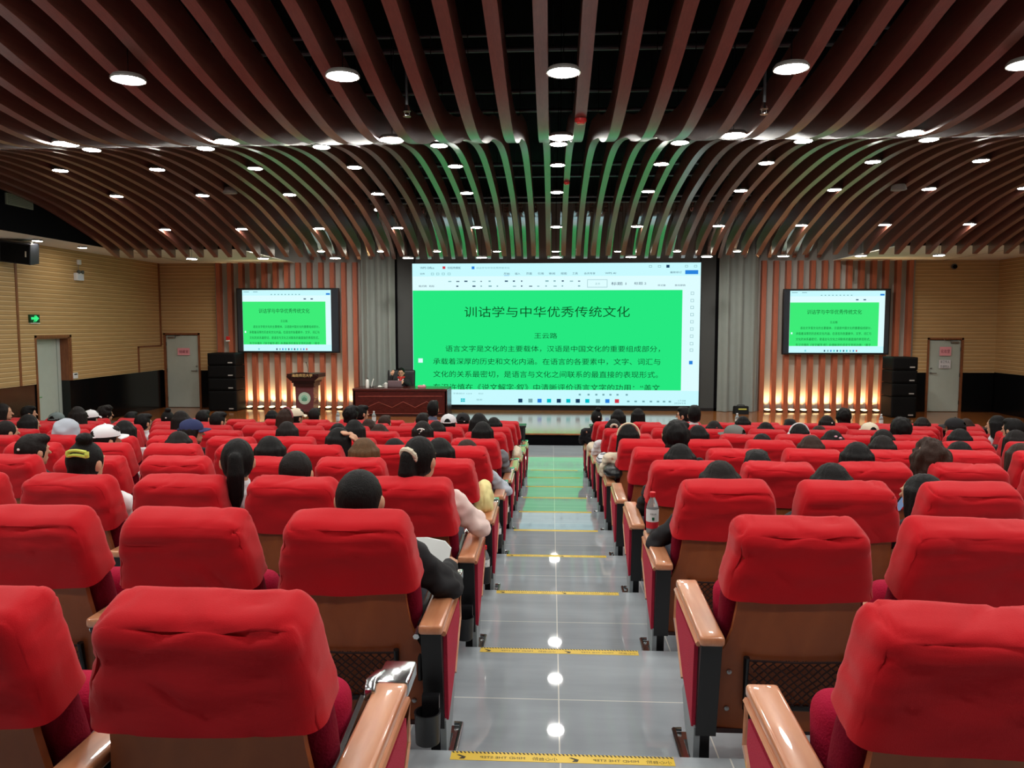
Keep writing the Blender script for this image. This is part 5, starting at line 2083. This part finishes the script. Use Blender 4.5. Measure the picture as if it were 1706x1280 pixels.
def lecturer():
    t = thing('person', 'lecturer in black jacket and red scarf, one hand raised, seated at the stage desk', 'person', LEC, (0, 0, math.pi))
    # the body faces +y and is turned round, so its left is the picture's right
    sh = head_shapes()
    arms = (((0.27, 0.36, 0.70), (0.20, 0.40, 0.95)), ((-0.24, 0.30, 0.66), (-0.10, 0.50, 0.80)))
    sh += [('e', (0, 0.21, 0.70), (0.155, 0.092, 0.155)), ('e', (0, 0.22, 0.56), (0.145, 0.105, 0.13)), ('e', (0, 0.25, 0.50), (0.165, 0.14, 0.085)),
           ('c', (-0.145, 0.20, 0.79), (0.145, 0.20, 0.79), 0.05, 0.05)]
    cl = [('e', (0, 0.21, 0.70), (0.175, 0.112, 0.165)), ('e', (0, 0.22, 0.56), (0.168, 0.122, 0.14)), ('c', (-0.15, 0.20, 0.79), (0.15, 0.20, 0.79), 0.066, 0.066)]
    # raised right hand beside the face, left hand on the desk in front of the laptop
    for s, (el, wr) in zip((1, -1), arms):
        el, wr = Vector(el), Vector(wr)
        sh.append(('c', (s * 0.17, 0.20, 0.79), el, 0.047, 0.038))
        sh.append(('c', el, wr, 0.037, 0.026))
        hand(sh, wr, (wr - el) if s > 0 else Vector((0.1, 1, -0.1)), (0, 1, 0) if s > 0 else (0, 0, 1), s, 1.05, 0.5)
        cl.append(('c', (s * 0.17, 0.20, 0.785), el, 0.064, 0.056))
        cl.append(('c', el, el.lerp(wr, 0.9), 0.056, 0.043))
        sh.append(('c', (s * 0.09, 0.26, 0.52), (s * 0.11, 0.62, 0.51), 0.074, 0.053))
        sh.append(('c', (s * 0.11, 0.62, 0.51), (s * 0.115, 0.62, 0.09), 0.052, 0.036))
        sh.append(('c', (s * 0.115, 0.60, 0.05), (s * 0.12, 0.75, 0.035), 0.038, 0.03))
    obj('body', remeshed('body', sh, 0.006, SKIN, 2), t)
    obj('jacket', remeshed('jacket', cl, 0.011, M_LTOP, 3, wrinkle(0.010, 13)), t)
    lg = [('e', (0, 0.25, 0.50), (0.176, 0.15, 0.09))]
    so = []
    for s in (1, -1):
        lg.append(('c', (s * 0.09, 0.26, 0.52), (s * 0.11, 0.62, 0.51), 0.084, 0.064))
        lg.append(('c', (s * 0.11, 0.62, 0.51), (s * 0.115, 0.62, 0.13), 0.062, 0.048))
        so.append(('c', (s * 0.115, 0.60, 0.05), (s * 0.12, 0.76, 0.042), 0.046, 0.038))
    obj('trousers', remeshed('trousers', lg, 0.014, M_JEAN, 3), t)
    obj('shoes', remeshed('shoes', so, 0.012, M_SHOE, 2), t)
    h = [('e', HC + Vector((0, -0.022, 0.022)), (0.088, 0.096, 0.116)), ('e', HC + Vector((0, -0.045, -0.05)), (0.082, 0.058, 0.06)), ('e', HC + Vector((0.02, 0.04, 0.09)), (0.06, 0.05, 0.034))]
    obj('hair', remeshed('hair', h, 0.008, HAIRS['black'], 2, strands(0.004, 30, 0.004)), t)
    obj('eyes', ME_EYES, t)
    obj('mouth', ME_MOUTH, t)
    hair_piece('glasses', t)
    sc = [('c', Vector((-0.07, 0.24, 0.885)), Vector((0.07, 0.24, 0.885)), 0.028, 0.028), ('c', Vector((0, 0.285, 0.88)), Vector((0.0, 0.325, 0.76)), 0.034, 0.03),
          ('c', Vector((-0.06, 0.16, 0.89)), Vector((0.06, 0.16, 0.89)), 0.026, 0.026), ('c', Vector((-0.07, 0.16, 0.89)), Vector((-0.07, 0.24, 0.885)), 0.026, 0.026),
          ('c', Vector((0.07, 0.16, 0.89)), Vector((0.07, 0.24, 0.885)), 0.026, 0.026)]
    obj('scarf', remeshed('scarf', sc, 0.009, mat('scarf_red', (186, 44, 40), rough=0.8), 2, wrinkle(0.006, 24)), t)
    cl2 = [('c', Vector((-0.06, 0.27, 0.84)), Vector((-0.005, 0.315, 0.72)), 0.018, 0.02), ('c', Vector((0.06, 0.27, 0.84)), Vector((0.005, 0.315, 0.72)), 0.018, 0.02)]
    obj('collar', remeshed('collar', cl2, 0.009, CLOTH['pink'], 2), t)
    return t


lecturer()

# ------------------------------------------------------------------ front-row tables and water bottles
M_TABLE = mat('table_black', (30, 30, 33), rough=0.35)
YT0, YT1 = row_y(10) + 0.78, row_y(10) + 1.08
for side, x0, x1 in (('left', -8.9, -0.42), ('right', 0.62, 7.6)):
    t = thing('front_row_table', 'long narrow black table before the front row, %s of the aisle' % side, 'table', ((x0 + x1) / 2, YT0, STEP), group='front row tables')
    W = (x1 - x0) / 2
    MB().rbox((0, 0.15, 0.775), (2 * W, 0.3, 0.03), 0.008, 2).build('table_top', M_TABLE, t)
    MB().box(-W + 0.02, W - 0.02, 0.26, 0.28, 0.2, 0.76).build('modesty_panel', M_TABLE, t, smooth=0)
    for i in range(6):
        x = -W + 0.06 + (2 * W - 0.12) * i / 5
        MB().box(x - 0.025, x + 0.025, 0.02, 0.26, 0, 0.76).build('leg', M_DARK, t, smooth=0)

M_PET = mat('clear_bottle', (226, 232, 236), rough=0.08, trans=0.75, ior=1.3)
M_BCAP = mat('bottle_cap_red', (214, 34, 44), rough=0.4)
M_WCAP = mat('bottle_cap_white', (230, 230, 230), rough=0.4)
M_LAB = mat('bottle_label_white', (226, 228, 228), rough=0.5)
M_LABR = mat('bottle_label_red', (206, 40, 52), rough=0.5)
M_LABG = mat('bottle_label_green', (22, 92, 60), rough=0.5)
bt = MB().lathe([(0.026, 0.0), (0.031, 0.006), (0.032, 0.05), (0.030, 0.075), (0.032, 0.10), (0.032, 0.135), (0.024, 0.165), (0.0135, 0.185), (0.0135, 0.205)], 22).mesh('bottle_body', M_PET)
bc = MB().lathe([(0.015, 0.192), (0.0155, 0.196), (0.015, 0.216), (0.012, 0.218)], 18).mesh('bottle_cap', M_BCAP)
bcw = MB().lathe([(0.015, 0.192), (0.0155, 0.196), (0.015, 0.212), (0.012, 0.214)], 18).mesh('bottle_cap', M_WCAP)
mb = MB().lathe([(0.0327, 0.03), (0.0327, 0.065)], 22, mi=1, cap=False)
mb.lathe([(0.0327, 0.065), (0.0327, 0.13)], 22, mi=0, cap=False)
mb.box(-0.006, 0.006, -0.0345, -0.032, 0.075, 0.09, 2)
put_text(mb, '农夫山泉', lambda u, v: Vector((u, -0.0345 + u * u * 14, v)), -0.016, 0.016, 0.103, 0.112, 3)
bl = mb.mesh('bottle_label', [M_LAB, M_LABR, M_LABG, M_INK])
bl2 = MB().lathe([(0.0327, 0.05), (0.0327, 0.12)], 22, cap=False).mesh('bottle_label', M_LAB)


def bottle(loc, label, red=True, sc=1.0):
    t = thing('water_bottle', label, 'bottle', loc, group='water bottles')
    t.scale = (sc, sc, sc)
    obj('bottle_body', bt, t)
    obj('bottle_cap', bc if red else bcw, t)
    obj('bottle_label', bl if red else bl2, t)


q = at(1082, 887, row_y(3) + 0.40)
bottle((XC['right'] - 0.31, row_y(3) + 0.40, row_z(3) + 0.560 + 0.05 * 0.3 + 0.019), 'red-capped water bottle with red label standing on an aisle armrest', True, 1.05)
for r, wh in ((4, 'nearest'), (5, 'second nearest'), (6, 'third nearest'), (7, 'farthest')):
    bottle((XC['left'] + 0.31 - 0.006, row_y(r) - 0.10, row_z(r) + 0.21), 'red-capped bottle in a left aisle seat cup holder, %s of four' % wh, True)
for px, lab in ((563, 'before the stage uplights'), (623, 'before the stage desk')):
    bottle((at(px, 700, YT0 + 0.12).x, YT0 + 0.12, STEP + 0.79), 'clear water bottle on the left front table, %s' % lab, False)
for px, lab in ((1228, 'nearer the aisle'), (1468, 'before the right speaker stack')):
    bottle((at(px, 700, YT0 + 0.12).x, YT0 + 0.12, STEP + 0.79), 'clear water bottle on the right front table, %s' % lab, False)

# ------------------------------------------------------------------ bags and garments on the aisle armrests
def cloth_lump(name, label, cat, loc, shapes, m, amp=0.018, fr=16, vox=0.009):
    def f(p, n):
        a = noise.noise(Vector((p.x * fr, p.y * fr * 0.6, p.z * fr * 0.5)))
        b = noise.noise(Vector((p.x * fr * 2.3 + 5, p.y * fr * 1.2, p.z * fr)))
        return p + n * (amp * a + amp * 0.4 * b)
    o = obj(name, remeshed(name, shapes, vox, m, 2, f), None, loc)
    return tag(o, label, cat)


xl, xr = XC['left'] + 0.31, XC['right'] - 0.31
M_YEL = mat('cloth_pale_yellow', (226, 214, 150), rough=0.85)
cloth_lump('jacket', 'pale yellow jacket bundled on a left aisle armrest', 'jacket', (xl - 0.035, row_y(4) + 0.16, row_z(4) + 0.60),
           [('e', (0, 0.02, 0.07), (0.072, 0.14, 0.10)), ('e', (0.0, 0.10, 0.13), (0.05, 0.08, 0.055)), ('c', (-0.03, -0.06, 0.06), (-0.05, -0.08, -0.08), 0.045, 0.03)], M_YEL, 0.032, 13)
cloth_lump('jacket', 'beige jacket draped over the armrest of the front right aisle seats', 'jacket', (xr + 0.03, row_y(9) + 0.14, row_z(9) + 0.60),
           [('e', (0, 0.0, 0.03), (0.09, 0.16, 0.07)), ('c', (-0.055, 0, 0.02), (-0.06, 0.02, -0.22), 0.04, 0.035), ('c', (-0.04, 0.12, 0.02), (-0.055, 0.12, -0.20), 0.04, 0.03)], CLOTH['cream'])
M_STRIPE = bpy.data.materials.new('cloth_striped')
M_STRIPE.use_nodes = True
_n, _l = M_STRIPE.node_tree.nodes, M_STRIPE.node_tree.links
_tc, _w, _r = _n.new('ShaderNodeTexCoord'), _n.new('ShaderNodeTexWave'), _n.new('ShaderNodeValToRGB')
_w.inputs['Scale'].default_value = 8
_w.inputs['Distortion'].default_value = 2.5
_w.bands_direction = 'Z'
_r.color_ramp.elements[0].position, _r.color_ramp.elements[0].color = 0.12, (0.02, 0.025, 0.05, 1)
_r.color_ramp.elements[1].position, _r.color_ramp.elements[1].color = 0.2, (0.74, 0.76, 0.8, 1)
_l.new(_tc.outputs['Object'], _w.inputs[0])
_l.new(_w.outputs[0], _r.inputs[0])
_l.new(_r.outputs[0], _n['Principled BSDF'].inputs['Base Color'])
cloth_lump('jacket', 'white garment with dark stripes heaped on a right aisle armrest', 'jacket', (xr + 0.04, row_y(7) + 0.16, row_z(7) + 0.60),
           [('e', (0, 0.0, 0.05), (0.10, 0.17, 0.075)), ('e', (0.05, 0.03, 0.0), (0.08, 0.14, 0.08))], M_STRIPE, 0.012)
cloth_lump('shoulder_bag', 'black leather bag lying on a right aisle armrest', 'bag', (xr + 0.02, row_y(6) + 0.14, row_z(6) + 0.585),
           [('e', (0.02, 0.0, 0.06), (0.10, 0.20, 0.07)), ('e', (0.05, 0.08, 0.03), (0.11, 0.14, 0.07)), ('c', (-0.06, -0.12, 0.08), (0.08, 0.16, 0.12), 0.018, 0.018)], mat('bag_black', (22, 26, 28), rough=0.3), 0.008)
cloth_lump('jacket', 'beige jacket hanging from a far left aisle armrest', 'jacket', (xl - 0.02, row_y(8) + 0.18, row_z(8) + 0.60),
           [('e', (0, 0.0, 0.03), (0.07, 0.16, 0.08)), ('c', (-0.02, -0.08, 0.02), (-0.03, -0.1, -0.16), 0.045, 0.035)], CLOTH['cream'])

# raised writing tablet of the second-row aisle seat
t = thing('writing_tablet', 'raised pale writing tablet beside the second row left aisle seat', 'writing tablet', (xl - 0.06, row_y(2) + 0.50, row_z(2) + 0.575))
pl = [(0.02, 0.0), (0.045, 0.06), (0.05, 0.13), (0.02, 0.17), (-0.06, 0.19), (-0.17, 0.185), (-0.17, 0.0), (-0.08, -0.02)]
tfm = lambda u, v, ww: Vector((u, ww + v * 0.55, v * 0.6 + 0.02))
MB().prism(pl, tfm, 0.0, 0.014).build('tablet_board', mat('tablet_white', (196, 200, 200), rough=0.3), t, smooth=0)
MB().tube([(0.06, 0.0, 0.0), (0.03, 0.0, 0.012), (0.0, 0.01, 0.03)], 0.012, 8).build('hinge_arm', M_CHROME, t)

# phone in the hand of the long-haired reader
q = at(1502, 836, row_y(3) + 0.45)
t = thing('phone', 'phone with a lit screen held low in the third row on the right', 'phone', q, (R(35), 0, R(25)))
MB().rbox((0, 0, 0), (0.07, 0.009, 0.15), 0.004, 2).build('phone_body', M_DARK, t)
MB().box(-0.032, 0.032, -0.0058, -0.0046, -0.07, 0.07).build('phone_screen', glow('phone_glow', (120, 140, 176), 0.8), t, smooth=0)

# ------------------------------------------------------------------ step-edge warning tapes
M_TAPE = mat('tape_yellow', (222, 188, 58), rough=0.4, var=0.08, scale=9)
M_TBLK = mat('tape_black', (46, 38, 20), rough=0.5)
for k in range(1, 11):
    y = row_y(k + 1)
    z = STEP * (11 - k)
    a, b = at(756 if k == 1 else 0, 1255, y).x, 0
    x0, x1 = -0.355, 0.435
    t = thing('warning_tape', 'yellow step-edge warning tape, %s from the camera' % ORD[k], 'warning tape', ((x0 + x1) / 2, y, z), group='yellow tapes on the step edges')
    W = (x1 - x0) / 2
    MB().box(-W, W, -0.058, -0.004, 0.0, 0.0012).build('tape', M_TAPE, t, smooth=0)
    mb = MB()
    n = 56
    for i in range(n):
        u = -W + 2 * W * i / n
        mb.add([(u, -0.005, 0.0018), (u + 0.0065, -0.005, 0.0018), (u + 0.0125, -0.016, 0.0018), (u + 0.006, -0.016, 0.0018)], [(0, 1, 2, 3)])
    mb.build('hazard_stripes', M_TBLK, t, smooth=0)
    if k <= 4:
        mb = MB()
        T = lambda u, v: Vector((-u, -0.022 - v, 0.0018))      # read from the stage side
        for c in (-0.2, 0.2):
            put_text(mb, '小心台阶', T, c - 0.185, c - 0.095, 0.028, 0.008)
            put_text(mb, 'MIND THE STEP', T, c - 0.07, c + 0.09, 0.024, 0.010)
            mb.add([T(c + 0.145, 0.03), T(c + 0.165, 0.03), T(c + 0.155, 0.018), T(c + 0.175, 0.006), T(c + 0.165, 0.004), T(c + 0.14, 0.016)], [(0, 1, 2, 3, 4, 5)])
        mb.build('lettering', M_TBLK, t, smooth=0)
